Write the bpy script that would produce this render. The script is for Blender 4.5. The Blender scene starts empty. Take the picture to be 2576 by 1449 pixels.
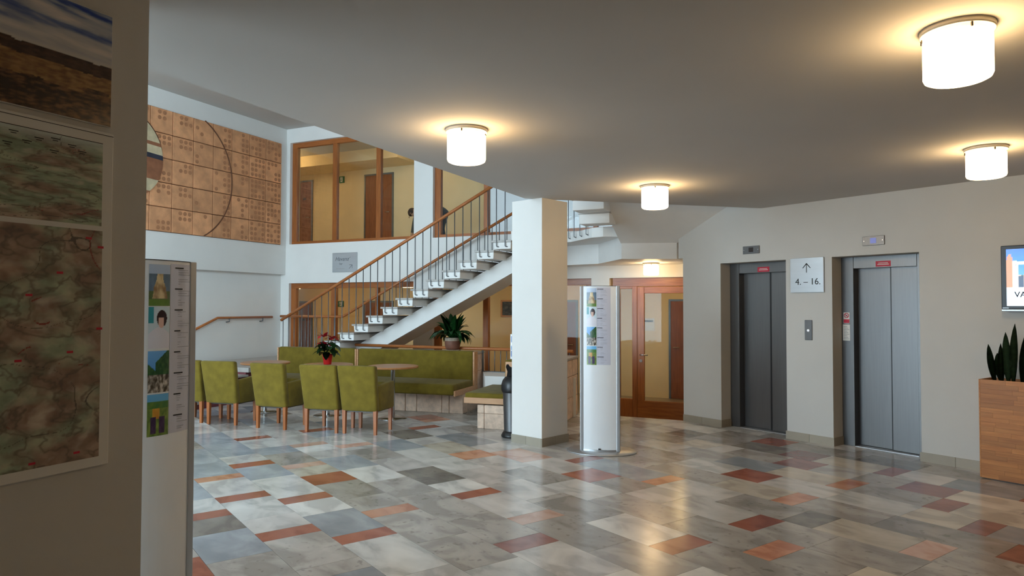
import bpy, bmesh, math, random
from mathutils import Vector, Matrix, noise
R = math.radians
rnd = random.Random(7)
SC = bpy.context.scene
COL = SC.collection

# ------------------------------------------------------------------ camera, world, daylight, exposure
cam_d = bpy.data.cameras.new('camera'); cam = bpy.data.objects.new('camera', cam_d); COL.objects.link(cam)
cam_d.sensor_width = 36.0; cam_d.lens = 36.0 * 1751.0 / 2576.0; cam_d.clip_end = 200; cam_d.clip_start = 0.05
pit, rol = R(1.524), R(0.10)
fw = Vector((0, math.cos(pit), math.sin(pit))); up0 = Vector((0, -math.sin(pit), math.cos(pit))); rt0 = Vector((1, 0, 0))
rt = math.cos(rol) * rt0 + math.sin(rol) * up0; up = -math.sin(rol) * rt0 + math.cos(rol) * up0
M = Matrix((rt, up, -fw)).transposed().to_4x4(); M.translation = (0, 0, 1.6)
cam.matrix_world = M
SC.camera = cam

world = bpy.data.worlds.new('overcast_sky'); SC.world = world; world.use_nodes = True
bg = world.node_tree.nodes['Background']
bg.inputs[0].default_value = (0.69, 0.845, 1.0, 1); bg.inputs[1].default_value = 16.5

SC.view_settings.view_transform = 'Standard'; SC.view_settings.look = 'None'
SC.view_settings.gamma = 1.0; SC.view_settings.use_curve_mapping = False
SC.view_settings.exposure = -0.3

LAMP_COL = (1.0, 0.68, 0.33); LAMP_STR = 23.0

# frames: local x to the right, local y away from the viewer
EF = ((3.707, 8.041), R(-53.74))      # lift wall
CF = ((-4.79, 14.70), R(-25.16))      # glazed back wall and main stair
BF = ((-0.727, 10.406), R(-18.5))     # benches, tables
WF = ((-1.451, 2.75), R(63.5))        # poster wall
DF = ((-4.88, 14.50), R(64.84))       # relief wall: x along the wall towards the far corner
O = ((0, 0), 0.0)

def wp(fr, x, y, z=0.0):
    (ox, oy), a = fr
    return Vector((ox + x * math.cos(a) - y * math.sin(a), oy + x * math.sin(a) + y * math.cos(a), z))

def portal(fr, x0, x1, y, z0, z1, flip):
    ld = bpy.data.lights.new('unseen_window_portal', 'AREA'); ld.shape = 'RECTANGLE'; ld.size = x1 - x0; ld.size_y = z1 - z0
    ld.cycles.is_portal = True
    o = bpy.data.objects.new('unseen_window_portal', ld); COL.objects.link(o)
    o.location = wp(fr, (x0 + x1) / 2, y, (z0 + z1) / 2)
    o.rotation_euler = (R(90), 0, fr[1] + (math.pi if flip else 0))
    return o
# unseen facade glazing behind the poster wall, added to bring daylight from the left
FAC = ((-3.36, -1.32), R(154.84))     # x runs from the poster wall to the relief wall
portal(FAC, 3.0, 8.3, -0.05, 0.05, 5.3, True)
# unseen clerestory opposite the relief, added to brighten the relief wall
GAL = ((-5.151, -3.250), R(64.84))     # x runs along the lobby ceiling edge
portal(GAL, 4.0, 10.5, 0.0, 3.5, 5.2, False)

# ------------------------------------------------------------------ materials
def lin(c):
    return tuple(((v / 255) / 12.92 if v / 255 <= 0.04045 else ((v / 255 + 0.055) / 1.055) ** 2.4) for v in c[:3]) + (1,)
MATS = {}
def mat(name, rgb, rough=0.6, metal=0.0, var=0.08, scale=6.0, stretch=(1, 1, 1), bump=0.0, bscale=60.0, spec=0.5, coat=0.0, obj_random=0.0, emis=None, sheen=0.0, detail=4.0, trans=0.0):
    m = bpy.data.materials.new(name); m.use_nodes = True; nt = m.node_tree; N = nt.nodes; L = nt.links
    p = N['Principled BSDF']; p.inputs['Roughness'].default_value = rough; p.inputs['Metallic'].default_value = metal
    p.inputs['Specular IOR Level'].default_value = spec; p.inputs['Coat Weight'].default_value = coat; p.inputs['Coat Roughness'].default_value = 0.08
    p.inputs['Sheen Weight'].default_value = sheen
    if trans: p.inputs['Transmission Weight'].default_value = trans
    tc = N.new('ShaderNodeTexCoord'); mp = N.new('ShaderNodeMapping'); mp.inputs['Scale'].default_value = stretch
    L.new(tc.outputs['Object'], mp.inputs[0])
    base = lin(rgb)
    src = mp.outputs[0]
    if obj_random:
        oi = N.new('ShaderNodeObjectInfo'); ad = N.new('ShaderNodeVectorMath'); ad.operation = 'ADD'
        mu = N.new('ShaderNodeMath'); mu.operation = 'MULTIPLY'; mu.inputs[1].default_value = 37.0
        L.new(oi.outputs['Random'], mu.inputs[0]); L.new(mp.outputs[0], ad.inputs[0]); L.new(mu.outputs[0], ad.inputs[1]); src = ad.outputs[0]
    nz = N.new('ShaderNodeTexNoise'); nz.inputs['Scale'].default_value = scale; nz.inputs['Detail'].default_value = detail
    L.new(src, nz.inputs['Vector'])
    rp = N.new('ShaderNodeValToRGB'); rp.color_ramp.elements[0].position = 0.3; rp.color_ramp.elements[1].position = 0.7
    rp.color_ramp.elements[0].color = tuple(max(0, c * (1 - var)) for c in base[:3]) + (1,)
    rp.color_ramp.elements[1].color = tuple(min(1, c * (1 + var)) for c in base[:3]) + (1,)
    L.new(nz.outputs['Fac'], rp.inputs[0])
    out = rp.outputs[0]
    if obj_random:
        hs = N.new('ShaderNodeHueSaturation'); mr = N.new('ShaderNodeMapRange')
        mr.inputs[3].default_value = 1 - obj_random; mr.inputs[4].default_value = 1 + obj_random
        L.new(oi.outputs['Random'], mr.inputs[0]); L.new(mr.outputs[0], hs.inputs['Value']); L.new(out, hs.inputs['Color']); out = hs.outputs[0]
    L.new(out, p.inputs['Base Color'])
    if bump:
        nb = N.new('ShaderNodeTexNoise'); nb.inputs['Scale'].default_value = bscale; nb.inputs['Detail'].default_value = 3
        L.new(mp.outputs[0], nb.inputs['Vector'])
        b = N.new('ShaderNodeBump'); b.inputs['Strength'].default_value = bump; b.inputs['Distance'].default_value = 0.01
        L.new(nb.outputs['Fac'], b.inputs['Height']); L.new(b.outputs[0], p.inputs['Normal'])
    if emis:
        p.inputs['Emission Color'].default_value = tuple(emis[:3]) + (1,); p.inputs['Emission Strength'].default_value = emis[3]
    MATS[name] = m
    return m

def marble(name, light, dark, vein, rough=0.20, pits=0.0):
    m = bpy.data.materials.new(name); m.use_nodes = True; nt = m.node_tree; N = nt.nodes; L = nt.links
    p = N['Principled BSDF']; p.inputs['Roughness'].default_value = rough; p.inputs['Specular IOR Level'].default_value = 0.5
    tc = N.new('ShaderNodeTexCoord'); oi = N.new('ShaderNodeObjectInfo')
    mu = N.new('ShaderNodeMath'); mu.operation = 'MULTIPLY'; mu.inputs[1].default_value = 53.0; L.new(oi.outputs['Random'], mu.inputs[0])
    ad = N.new('ShaderNodeVectorMath'); ad.operation = 'ADD'; L.new(tc.outputs['Object'], ad.inputs[0]); L.new(mu.outputs[0], ad.inputs[1])
    mp = N.new('ShaderNodeMapping'); mp.inputs['Scale'].default_value = (1.5, 2.6, 1); mp.inputs['Rotation'].default_value = (0, 0, 0.9); L.new(ad.outputs[0], mp.inputs[0])
    n1 = N.new('ShaderNodeTexNoise'); n1.inputs['Scale'].default_value = 1.7; n1.inputs['Detail'].default_value = 6; n1.inputs['Distortion'].default_value = 0.6
    L.new(mp.outputs[0], n1.inputs['Vector'])
    rp = N.new('ShaderNodeValToRGB'); e = rp.color_ramp.elements
    e[0].position = 0.22; e[0].color = lin(dark); e[1].position = 0.68; e[1].color = lin(light)
    v = rp.color_ramp.elements.new(0.40); v.color = lin(tuple(0.6 * a + 0.4 * b for a, b in zip(dark, vein)))
    v2 = rp.color_ramp.elements.new(0.50); v2.color = lin(tuple((a + b) / 2 for a, b in zip(light, dark)))
    L.new(n1.outputs['Fac'], rp.inputs[0]); out = rp.outputs[0]
    hs = N.new('ShaderNodeHueSaturation'); mr = N.new('ShaderNodeMapRange'); mr.inputs[3].default_value = 0.84; mr.inputs[4].default_value = 1.12
    L.new(oi.outputs['Random'], mr.inputs[0]); L.new(mr.outputs[0], hs.inputs['Value']); L.new(out, hs.inputs['Color']); out = hs.outputs[0]
    if pits:
        n2 = N.new('ShaderNodeTexNoise'); n2.inputs['Scale'].default_value = 16; n2.inputs['Detail'].default_value = 2; L.new(ad.outputs[0], n2.inputs['Vector'])
        r2 = N.new('ShaderNodeValToRGB'); r2.color_ramp.elements[0].position = 0.62; r2.color_ramp.elements[1].position = 0.72
        r2.color_ramp.elements[0].color = (0, 0, 0, 1); r2.color_ramp.elements[1].color = (pits, pits, pits, 1); L.new(n2.outputs['Fac'], r2.inputs[0])
        mx = N.new('ShaderNodeMix'); mx.data_type = 'RGBA'; L.new(r2.outputs[0], mx.inputs[0]); L.new(out, mx.inputs[6]); mx.inputs[7].default_value = lin((70, 66, 60)); out = mx.outputs[2]
    L.new(out, p.inputs['Base Color'])
    MATS[name] = m
    return m

def wood(name, a, b, rough=0.35, scale=3.0, axis='X', obj_random=0.12, coat=0.0):
    m = bpy.data.materials.new(name); m.use_nodes = True; nt = m.node_tree; N = nt.nodes; L = nt.links
    p = N['Principled BSDF']; p.inputs['Roughness'].default_value = rough; p.inputs['Coat Weight'].default_value = coat
    tc = N.new('ShaderNodeTexCoord'); oi = N.new('ShaderNodeObjectInfo')
    mu = N.new('ShaderNodeMath'); mu.operation = 'MULTIPLY'; mu.inputs[1].default_value = 19.0; L.new(oi.outputs['Random'], mu.inputs[0])
    ad = N.new('ShaderNodeVectorMath'); ad.operation = 'ADD'; L.new(tc.outputs['Object'], ad.inputs[0]); L.new(mu.outputs[0], ad.inputs[1])
    s = {'X': (1, 14, 14), 'Y': (14, 1, 14), 'Z': (14, 14, 1)}[axis]
    mp = N.new('ShaderNodeMapping'); mp.inputs['Scale'].default_value = s; L.new(ad.outputs[0], mp.inputs[0])
    n1 = N.new('ShaderNodeTexNoise'); n1.inputs['Scale'].default_value = scale; n1.inputs['Detail'].default_value = 5; n1.inputs['Distortion'].default_value = 0.6
    L.new(mp.outputs[0], n1.inputs['Vector'])
    rp = N.new('ShaderNodeValToRGB'); rp.color_ramp.elements[0].position = 0.3; rp.color_ramp.elements[1].position = 0.7
    rp.color_ramp.elements[0].color = lin(b); rp.color_ramp.elements[1].color = lin(a); L.new(n1.outputs['Fac'], rp.inputs[0])
    hs = N.new('ShaderNodeHueSaturation'); mr = N.new('ShaderNodeMapRange'); mr.inputs[3].default_value = 1 - obj_random; mr.inputs[4].default_value = 1 + obj_random
    L.new(oi.outputs['Random'], mr.inputs[0]); L.new(mr.outputs[0], hs.inputs['Value']); L.new(rp.outputs[0], hs.inputs['Color'])
    L.new(hs.outputs[0], p.inputs['Base Color'])
    MATS[name] = m
    return m

def glassmat(name, tint=(0.93, 0.96, 0.95), refl=0.09):
    m = bpy.data.materials.new(name); m.use_nodes = True; nt = m.node_tree; N = nt.nodes; L = nt.links
    N.remove(N['Principled BSDF'])
    t = N.new('ShaderNodeBsdfTransparent'); t.inputs[0].default_value = tint + (1,)
    g = N.new('ShaderNodeBsdfGlossy'); g.inputs['Roughness'].default_value = 0.02
    fr = N.new('ShaderNodeFresnel'); fr.inputs[0].default_value = 1.5
    mx = N.new('ShaderNodeMixShader'); ml = N.new('ShaderNodeMath'); ml.operation = 'MULTIPLY'; ml.inputs[1].default_value = 0.28; L.new(fr.outputs[0], ml.inputs[0]); L.new(ml.outputs[0], mx.inputs[0]); L.new(t.outputs[0], mx.inputs[1]); L.new(g.outputs[0], mx.inputs[2])
    L.new(mx.outputs[0], N['Material Output'].inputs[0]); MATS[name] = m
    return m

def printmat(name, rough=0.35, emis=0.0):
    m = bpy.data.materials.new(name); m.use_nodes = True; nt = m.node_tree; N = nt.nodes; L = nt.links
    p = N['Principled BSDF']; p.inputs['Roughness'].default_value = rough
    a = N.new('ShaderNodeVertexColor'); a.layer_name = 'col'
    L.new(a.outputs[0], p.inputs['Base Color'])
    if emis:
        L.new(a.outputs[0], p.inputs['Emission Color']); p.inputs['Emission Strength'].default_value = emis
    MATS[name] = m
    return m

mat('plaster', (240, 238, 234), 0.85, var=0.025, scale=1.5, bump=0.05, bscale=180, spec=0.2)
mat('wall_offwhite', (208, 206, 201), 0.85, var=0.025, scale=1.5, bump=0.05, bscale=180, spec=0.2)
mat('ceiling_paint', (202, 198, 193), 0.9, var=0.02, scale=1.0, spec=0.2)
mat('corridor_plaster', (238, 216, 174), 0.85, var=0.04, scale=2.0, spec=0.2)
mat('grout', (96, 92, 86), 0.8)
mat('sunken_floor', (150, 140, 128), 0.3)
marble('tile_white', (240, 239, 236), (205, 205, 203), (180, 180, 181))
marble('tile_cream', (230, 222, 208), (200, 191, 177), (182, 172, 160))
marble('tile_grey', (194, 189, 184), (164, 159, 154), (150, 145, 141), pits=0.4)
marble('tile_pale', (224, 221, 218), (192, 189, 187), (176, 173, 171))
marble('tile_blue', (180, 187, 194), (142, 149, 158), (164, 171, 178))
marble('tile_dark', (148, 141, 134), (122, 116, 110), (112, 107, 102), pits=0.3)
marble('tile_red', (178, 110, 88), (154, 88, 70), (142, 80, 64))
marble('tile_plum', (164, 114, 106), (142, 94, 90), (130, 86, 84))
marble('tile_orange', (222, 168, 138), (200, 136, 106), (176, 116, 92))
marble('tile_pink', (226, 194, 178), (210, 168, 150), (196, 150, 130))
mat('skirting_tile', (166, 157, 141), 0.4, var=0.05, obj_random=0.05)
wood('frame_wood', (178, 106, 50), (148, 82, 36), 0.35, axis='Z')
wood('frame_wood_flat', (178, 106, 50), (148, 82, 36), 0.35, axis='X')
wood('door_wood', (150, 88, 48), (124, 68, 36), 0.4, axis='Z')
wood('rail_wood', (190, 116, 62), (164, 94, 46), 0.3, axis='X', obj_random=0.04)
wood('beech', (214, 164, 118), (196, 142, 98), 0.4, axis='X', obj_random=0.06)
wood('table_wood', (200, 140, 88), (178, 116, 68), 0.3, axis='X', obj_random=0.05)
wood('leg_wood', (172, 100, 46), (144, 78, 32), 0.35, axis='Z', obj_random=0.05)
wood('stave_wood', (204, 136, 70), (176, 108, 50), 0.45, axis='X', obj_random=0.16)
mat('velvet', (118, 101, 34), 0.85, var=0.16, scale=9, bump=0.25, bscale=220, sheen=0.12, spec=0.15, obj_random=0.05)
mat('steel', (114, 113, 113), 0.36, metal=0.9, var=0.05, scale=4, stretch=(30, 30, 0.6))
mat('dark_steel', (70, 70, 72), 0.4, metal=0.8)
mat('chrome', (190, 190, 190), 0.18, metal=1.0, var=0.02)
mat('aluminium', (190, 192, 195), 0.38, metal=0.85, var=0.04, scale=3, stretch=(20, 20, 1))
mat('sign_plate', (202, 208, 214), 0.32, metal=0.7, var=0.03, scale=2, stretch=(1, 1, 12))
mat('white_gloss', (236, 238, 240), 0.25, var=0.01)
mat('white_paint', (240, 239, 236), 0.5, var=0.015)
mat('stair_marble', (178, 172, 166), 0.35, var=0.1, scale=10)
mat('iron_grey', (112, 116, 120), 0.4, metal=0.6)
mat('black_plastic', (24, 24, 27), 0.35, var=0.02)
mat('black_ink', (18, 18, 20), 0.6, var=0.0)
mat('grey_ink', (105, 110, 118), 0.6, var=0.0)
mat('faint_ink', (158, 160, 170), 0.6, var=0.0)
mat('label_red', (196, 26, 56), 0.5, var=0.02)
mat('sign_green', (30, 110, 66), 0.5, var=0.02)
mat('paper', (228, 226, 220), 0.7, var=0.02)
mat('maroon_paint', (112, 56, 62), 0.6, var=0.06)
mat('stone', (222, 194, 172), 0.85, var=0.16, scale=14, bump=0.9, bscale=34, obj_random=0.08)
mat('clay', (222, 160, 114), 0.75, var=0.2, scale=5, bump=0.25, bscale=40, obj_random=0.12)
mat('clay_joint', (104, 66, 44), 0.9)
mat('clay_stamp', (182, 126, 88), 0.8, var=0.15, scale=12)
mat('clay_cream', (206, 188, 152), 0.6, var=0.15, scale=8)
mat('clay_brown', (150, 96, 66), 0.6, var=0.2, scale=8)
mat('clay_navy', (46, 50, 66), 0.5, var=0.15, scale=8)
mat('leaf_dark', (40, 76, 36), 0.4, var=0.25, scale=9, obj_random=0.2)
mat('leaf_lily', (34, 84, 38), 0.32, var=0.3, scale=8, obj_random=0.25)
mat('leaf_snake', (52, 74, 48), 0.45, var=0.35, scale=10, stretch=(1, 1, 3), obj_random=0.15)
mat('bract_red', (186, 24, 44), 0.55, var=0.2, scale=14, obj_random=0.15)
mat('pot_red', (184, 26, 30), 0.3, var=0.03)
mat('pot_brown', (122, 78, 60), 0.6, var=0.2, scale=12)
mat('pot_rim', (176, 160, 140), 0.6, var=0.3, scale=40)
mat('soil', (44, 32, 24), 0.95, var=0.3, scale=30)
mat('skin', (196, 150, 122), 0.6, var=0.04)
mat('hair', (72, 52, 40), 0.7, var=0.2, scale=20)
mat('sweater', (78, 80, 76), 0.9, var=0.1)
mat('jeans', (44, 50, 62), 0.9, var=0.1)
mat('lamp_glass', (255, 246, 230), 0.3, var=0.0, emis=LAMP_COL + (LAMP_STR,))
mat('lamp_metal', (214, 206, 192), 0.45, metal=0.2, var=0.02)
mat('indicator_on', (60, 70, 110), 0.3, var=0.0, emis=(0.25, 0.32, 0.9, 0.5))
mat('indicator_off', (40, 26, 22), 0.3, var=0.0)
mat('button_white', (230, 230, 235), 0.3, var=0.0, emis=(0.9, 0.95, 1, 0.6))
glassmat('glass')
def frostmat(name, col):
    m = bpy.data.materials.new(name); m.use_nodes = True; N = m.node_tree.nodes; L = m.node_tree.links; N.remove(N['Principled BSDF'])
    t = N.new('ShaderNodeBsdfTranslucent'); t.inputs[0].default_value = col + (1,); d = N.new('ShaderNodeBsdfDiffuse'); d.inputs[0].default_value = (0.7, 0.72, 0.74, 1)
    mx = N.new('ShaderNodeMixShader'); mx.inputs[0].default_value = 0.4; L.new(t.outputs[0], mx.inputs[1]); L.new(d.outputs[0], mx.inputs[2]); L.new(mx.outputs[0], N['Material Output'].inputs[0]); MATS[name] = m
frostmat('frosted_glass', (0.33, 0.33, 0.33))
printmat('print_matt', 0.6); printmat('print_gloss', 0.22); printmat('screen', 0.15, 1.1)

# ------------------------------------------------------------------ mesh helpers
class MB:
    def __init__(s): s.bm = bmesh.new()
    def box(s, x0, x1, y0, y1, z0, z1, bev=0.0, seg=2):
        vs = [s.bm.verts.new((x, y, z)) for z in (z0, z1) for y in (y0, y1) for x in (x0, x1)]
        fs = [(0, 2, 3, 1), (4, 5, 7, 6), (0, 1, 5, 4), (2, 6, 7, 3), (0, 4, 6, 2), (1, 3, 7, 5)]
        f = [s.bm.faces.new([vs[i] for i in q]) for q in fs]
        if bev:
            es = list({e for q in f for e in q.edges})
            bmesh.ops.bevel(s.bm, geom=es, offset=bev, segments=seg, affect='EDGES', profile=0.5)
        return s
    def hexa(s, pts, bev=0.0, seg=2):
        vs = [s.bm.verts.new(p) for p in pts]
        fs = [(0, 3, 2, 1), (4, 5, 6, 7), (0, 1, 5, 4), (1, 2, 6, 5), (2, 3, 7, 6), (3, 0, 4, 7)]
        f = [s.bm.faces.new([vs[i] for i in q]) for q in fs]
        if bev:
            es = list({e for q in f for e in q.edges})
            bmesh.ops.bevel(s.bm, geom=es, offset=bev, segments=seg, affect='EDGES', profile=0.5)
        return s
    def prism(s, poly, z0, z1):
        b = [s.bm.verts.new((x, y, z0)) for x, y in poly]; t = [s.bm.verts.new((x, y, z1)) for x, y in poly]
        n = len(poly); s.bm.faces.new(b[::-1]); s.bm.faces.new(t)
        for i in range(n): s.bm.faces.new((b[i], b[(i + 1) % n], t[(i + 1) % n], t[i]))
        return s
    def prism_y(s, poly, y0, y1):
        a = [s.bm.verts.new((x, y0, z)) for x, z in poly]; b = [s.bm.verts.new((x, y1, z)) for x, z in poly]
        n = len(poly); s.bm.faces.new(a); s.bm.faces.new(b[::-1])
        for i in range(n): s.bm.faces.new((a[(i + 1) % n], a[i], b[i], b[(i + 1) % n]))
        return s
    def lathe(s, prof, n=32, c=(0, 0, 0), smooth=True, sx=1.0, sy=1.0):
        rings = []
        for r, z in prof:
            if r < 1e-6: rings.append([s.bm.verts.new((c[0], c[1], c[2] + z))])
            else: rings.append([s.bm.verts.new((c[0] + sx * r * math.cos(2 * math.pi * i / n), c[1] + sy * r * math.sin(2 * math.pi * i / n), c[2] + z)) for i in range(n)])
        for a, b in zip(rings, rings[1:]):
            for i in range(n):
                j = (i + 1) % n
                if len(a) == 1 and len(b) == 1: continue
                if len(a) == 1: q = (a[0], b[j], b[i])
                elif len(b) == 1: q = (a[i], a[j], b[0])
                else: q = (a[i], a[j], b[j], b[i])
                f = s.bm.faces.new(q); f.smooth = smooth
        return s
    def tube(s, pts, r, n=8, caps=True):
        pts = [Vector(p) for p in pts]; rings = []
        prev = None
        for i, p in enumerate(pts):
            if i == 0: d = pts[1] - p
            elif i == len(pts) - 1: d = p - pts[i - 1]
            else: d = (pts[i + 1] - p).normalized() + (p - pts[i - 1]).normalized()
            d.normalize()
            if prev is None:
                u = d.orthogonal().normalized()
            else:
                u = (prev - d * prev.dot(d)).normalized()
            prev = u; v = d.cross(u)
            rr = r[i] if isinstance(r, (list, tuple)) else r
            rings.append([s.bm.verts.new(p + rr * (math.cos(2 * math.pi * k / n) * u + math.sin(2 * math.pi * k / n) * v)) for k in range(n)])
        for a, b in zip(rings, rings[1:]):
            for k in range(n):
                f = s.bm.faces.new((a[k], a[(k + 1) % n], b[(k + 1) % n], b[k])); f.smooth = True
        if caps:
            s.bm.faces.new(rings[0][::-1]); s.bm.faces.new(rings[-1])
        return s
    def disc_y(s, x, y, z, r, depth, n=14):
        a = [s.bm.verts.new((x + r * math.cos(2 * math.pi * i / n), y, z + r * math.sin(2 * math.pi * i / n))) for i in range(n)]
        b = [s.bm.verts.new((v.co.x, y + depth, v.co.z)) for v in a]
        s.bm.faces.new(a); s.bm.faces.new(b[::-1])
        for i in range(n): s.bm.faces.new((a[(i + 1) % n], a[i], b[i], b[(i + 1) % n]))
        return s
    def mesh(s, name, m, smooth=None):
        bmesh.ops.recalc_face_normals(s.bm, faces=s.bm.faces)
        me = bpy.data.meshes.new(name); s.bm.to_mesh(me); s.bm.free()
        if smooth is not None:
            for p in me.polygons: p.use_smooth = smooth
        me.materials.append(MATS[m] if isinstance(m, str) else m)
        return me
    def build(s, name, m, parent=None, fr=None, loc=None, rz=0.0, smooth=None):
        me = s.mesh(name, m, smooth)
        return link(name, me, parent, fr, loc, rz)

def link(name, me, parent=None, fr=None, loc=None, rz=0.0):
    o = bpy.data.objects.new(name, me); COL.objects.link(o)
    if parent is not None:
        o.parent = parent
        if loc is not None: o.location = loc
        o.rotation_euler = (0, 0, rz)
    elif fr is not None:
        l = loc or (0, 0, 0)
        o.location = wp(fr, l[0], l[1], l[2]); o.rotation_euler = (0, 0, fr[1] + rz)
    return o
def tag(o, label, cat, group=None):
    o['label'] = label; o['category'] = cat
    if group: o['group'] = group
    return o
def thing(name, label, cat, fr=O, loc=(0, 0, 0), rz=0.0, group=None):
    o = bpy.data.objects.new(name, None); COL.objects.link(o); o.empty_display_size = 0.1
    o.location = wp(fr, loc[0], loc[1], loc[2]); o.rotation_euler = (0, 0, fr[1] + rz)
    return tag(o, label, cat, group)
def struct(o, label=None, cat=None):
    o['kind'] = 'structure'
    if label: o['label'] = label
    if cat: o['category'] = cat
    return o
def copy_tree(o, parent=None):
    c = o.copy(); COL.objects.link(c); c.parent = parent
    for ch in list(o.children): copy_tree(ch, c)
    return c

def text_mesh(body, size, shear=0.0, depth=0.001):
    cu = bpy.data.curves.new('lettering', 'FONT'); cu.body = body; cu.size = size; cu.extrude = depth; cu.shear = shear
    cu.align_x = 'CENTER'; cu.align_y = 'CENTER'; cu.resolution_u = 3
    t = bpy.data.objects.new('lettering', cu); COL.objects.link(t)
    bpy.context.view_layer.update()
    me = bpy.data.meshes.new_from_object(t.evaluated_get(bpy.context.evaluated_depsgraph_get()))
    bpy.data.objects.remove(t)
    return me
def lettering(body, size, m, parent, loc, shear=0.0, rx=R(90), name='lettering', sx=1.0):
    me = text_mesh(body, size, shear); me.materials.clear(); me.materials.append(MATS[m])
    o = link(name, me, parent, loc=loc); o.rotation_euler = (rx, 0, 0); o.scale = (sx, 1, 1)
    return o

def print_grid(name, parent, nx, ny, pos, colf, m='print_matt', fr=None, loc=None):
    """a flat or curved print: grid with a colour per vertex; pos(u,v)->xyz, colf(u,v)->sRGB 0..255"""
    vs = []; cs = []
    for j in range(ny + 1):
        for i in range(nx + 1):
            u, v = i / nx, j / ny; vs.append(pos(u, v)); cs.append(lin(colf(u, v)))
    fs = [(j * (nx + 1) + i, j * (nx + 1) + i + 1, (j + 1) * (nx + 1) + i + 1, (j + 1) * (nx + 1) + i) for j in range(ny) for i in range(nx)]
    me = bpy.data.meshes.new(name); me.from_pydata(vs, [], fs)
    a = me.color_attributes.new('col', 'FLOAT_COLOR', 'POINT')
    for i, c in enumerate(cs): a.data[i].color = c
    me.materials.append(MATS[m])
    return link(name, me, parent, fr, loc)

def fbm(x, y, o=4, z=0.0):
    s = 0; a = 0.5; f = 1
    for _ in range(o): s += a * noise.noise((x * f, y * f, z)); a *= 0.5; f *= 2.03
    return s
def mixc(a, b, t):
    t = max(0, min(1, t)); return tuple(p + (q - p) * t for p, q in zip(a, b))

# ------------------------------------------------------------------ floor
CE, SE = math.cos(EF[1]), math.sin(EF[1])
AX = Vector((-CE, -SE)); BX = Vector((-SE, CE))            # tile axes: along the lift wall (far) and into it
lobby = [(2.42, 9.84), (9.03, 0.79), (9.0, -5.0), (-8.0, -5.0), (-11.2, 2.0)]
for p in [wp(CF, -0.1, -1.1), wp(CF, 1.6, -1.1), wp(CF, 5.37, -1.1), Vector((-0.2, 11.1, 0)), Vector((1.0, 10.507, 0))]: lobby.append((p.x, p.y))
floor = MB().prism(lobby, -0.3, -0.004).build('floor', 'grout')
struct(floor, 'polished marble floor laid in rows of grey, white and red slabs', 'floor')
def inside(x, y, poly):
    c = False; n = len(poly)
    for i in range(n):
        x1, y1 = poly[i]; x2, y2 = poly[(i + 1) % n]
        if (y1 > y) != (y2 > y) and x < (x2 - x1) * (y - y1) / (y2 - y1) + x1: c = not c
    return c
known = {}
for i, a0, a1, c in [(1, 7.17, 7.38, 'red'), (2, 6.08, 6.47, 'red'), (1, 5.64, 5.84, 'red'), (0, 4.84, 5.04, 'red'), (1, 4.47, 4.66, 'red'), (-1, 5.61, 5.80, 'red'),
        (0, 6.78, 6.97, 'orange'), (2, 6.83, 7.02, 'pink'), (2, 8.60, 8.79, 'red'), (3, 7.83, 8.02, 'pink'), (4, 7.49, 7.68, 'pink'), (1, 5.84, 6.60, 'white'), (0, 5.40, 5.98, 'white'),
        (1, 7.77, 8.55, 'blue'), (1, 6.60, 7.17, 'blue'), (-1, 4.63, 5.22, 'blue'), (1, 4.66, 5.24, 'blue'), (4, 5.51, 6.13, 'dark'), (4, 4.93, 5.12, 'red'), (4, 4.10, 4.30, 'pink'),
        (3, 3.68, 3.89, 'plum'), (6, 6.17, 6.53, 'orange'), (4, 5.12, 5.51, 'white'), (4, 4.30, 4.93, 'pale'), (5, 3.25, 3.87, 'white'), (5, 3.04, 3.25, 'red'), (7, 3.02, 3.23, 'red'),
        (10, 3.82, 4.23, 'red'), (9, 3.42, 4.04, 'cream'), (6, 2.61, 2.81, 'orange'), (8, 3.06, 3.66, 'grey'), (8, 2.21, 2.81, 'cream'), (12, 2.60, 3.00, 'plum'), (13, 3.21, 3.40, 'plum'),
        (13, 3.40, 4.01, 'cream'), (10, 2.00, 2.18, 'plum'), (11, 3.21, 3.41, 'orange'), (7, 4.72, 5.13, 'red'), (11, 3.41, 4.02, 'cream'), (13, 4.03, 4.42, 'plum'), (12, 3.83, 4.22, 'plum'),
        (11, 1.88, 2.40, 'cream'), (12, 2.05, 2.60, 'cream'), (14, 4.66, 4.85, 'red'), (8, 4.30, 4.48, 'orange'), (7, 8.05, 8.25, 'red'), (8, 8.48, 8.67, 'orange'), (12, 5.08, 5.49, 'cream'),
        (2, 4.90, 5.10, 'orange'), (8, 2.01, 2.21, 'pink'), (8, 5.38, 5.56, 'plum'), (9, 3.22, 3.42, 'orange'), (7, 3.23, 3.88, 'pale'), (3, 5.3, 5.9, 'grey'), (3, 4.5, 5.3, 'grey'), (2, 4.2, 4.9, 'grey'),
        (2, 5.5, 6.08, 'grey'), (3, 3.05, 3.68, 'pale'), (2, 3.6, 4.2, 'grey'), (1, 3.75, 4.47, 'white'), (0, 4.2, 4.84, 'grey'), (0, 5.04, 5.4, 'pale'), (1, 5.24, 5.64, 'white'), (3, 3.89, 4.5, 'grey'),
        (5, 4.6, 5.2, 'pale'), (5, 5.2, 5.8, 'pale'), (6, 5.55, 6.17, 'pale'), (5, 3.87, 4.5, 'grey'), (6, 2.81, 3.5, 'grey'), (5, 2.3, 3.04, 'grey')]:
    known.setdefault(i, []).append((a0, a1, c))
PALS = ['white'] * 16 + ['pale'] * 26 + ['grey'] * 34 + ['blue'] * 6 + ['dark'] * 5 + ['cream'] * 5 + ['pink'] * 3 + ['orange'] * 2 + ['red'] * 3
tiles = []
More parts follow.
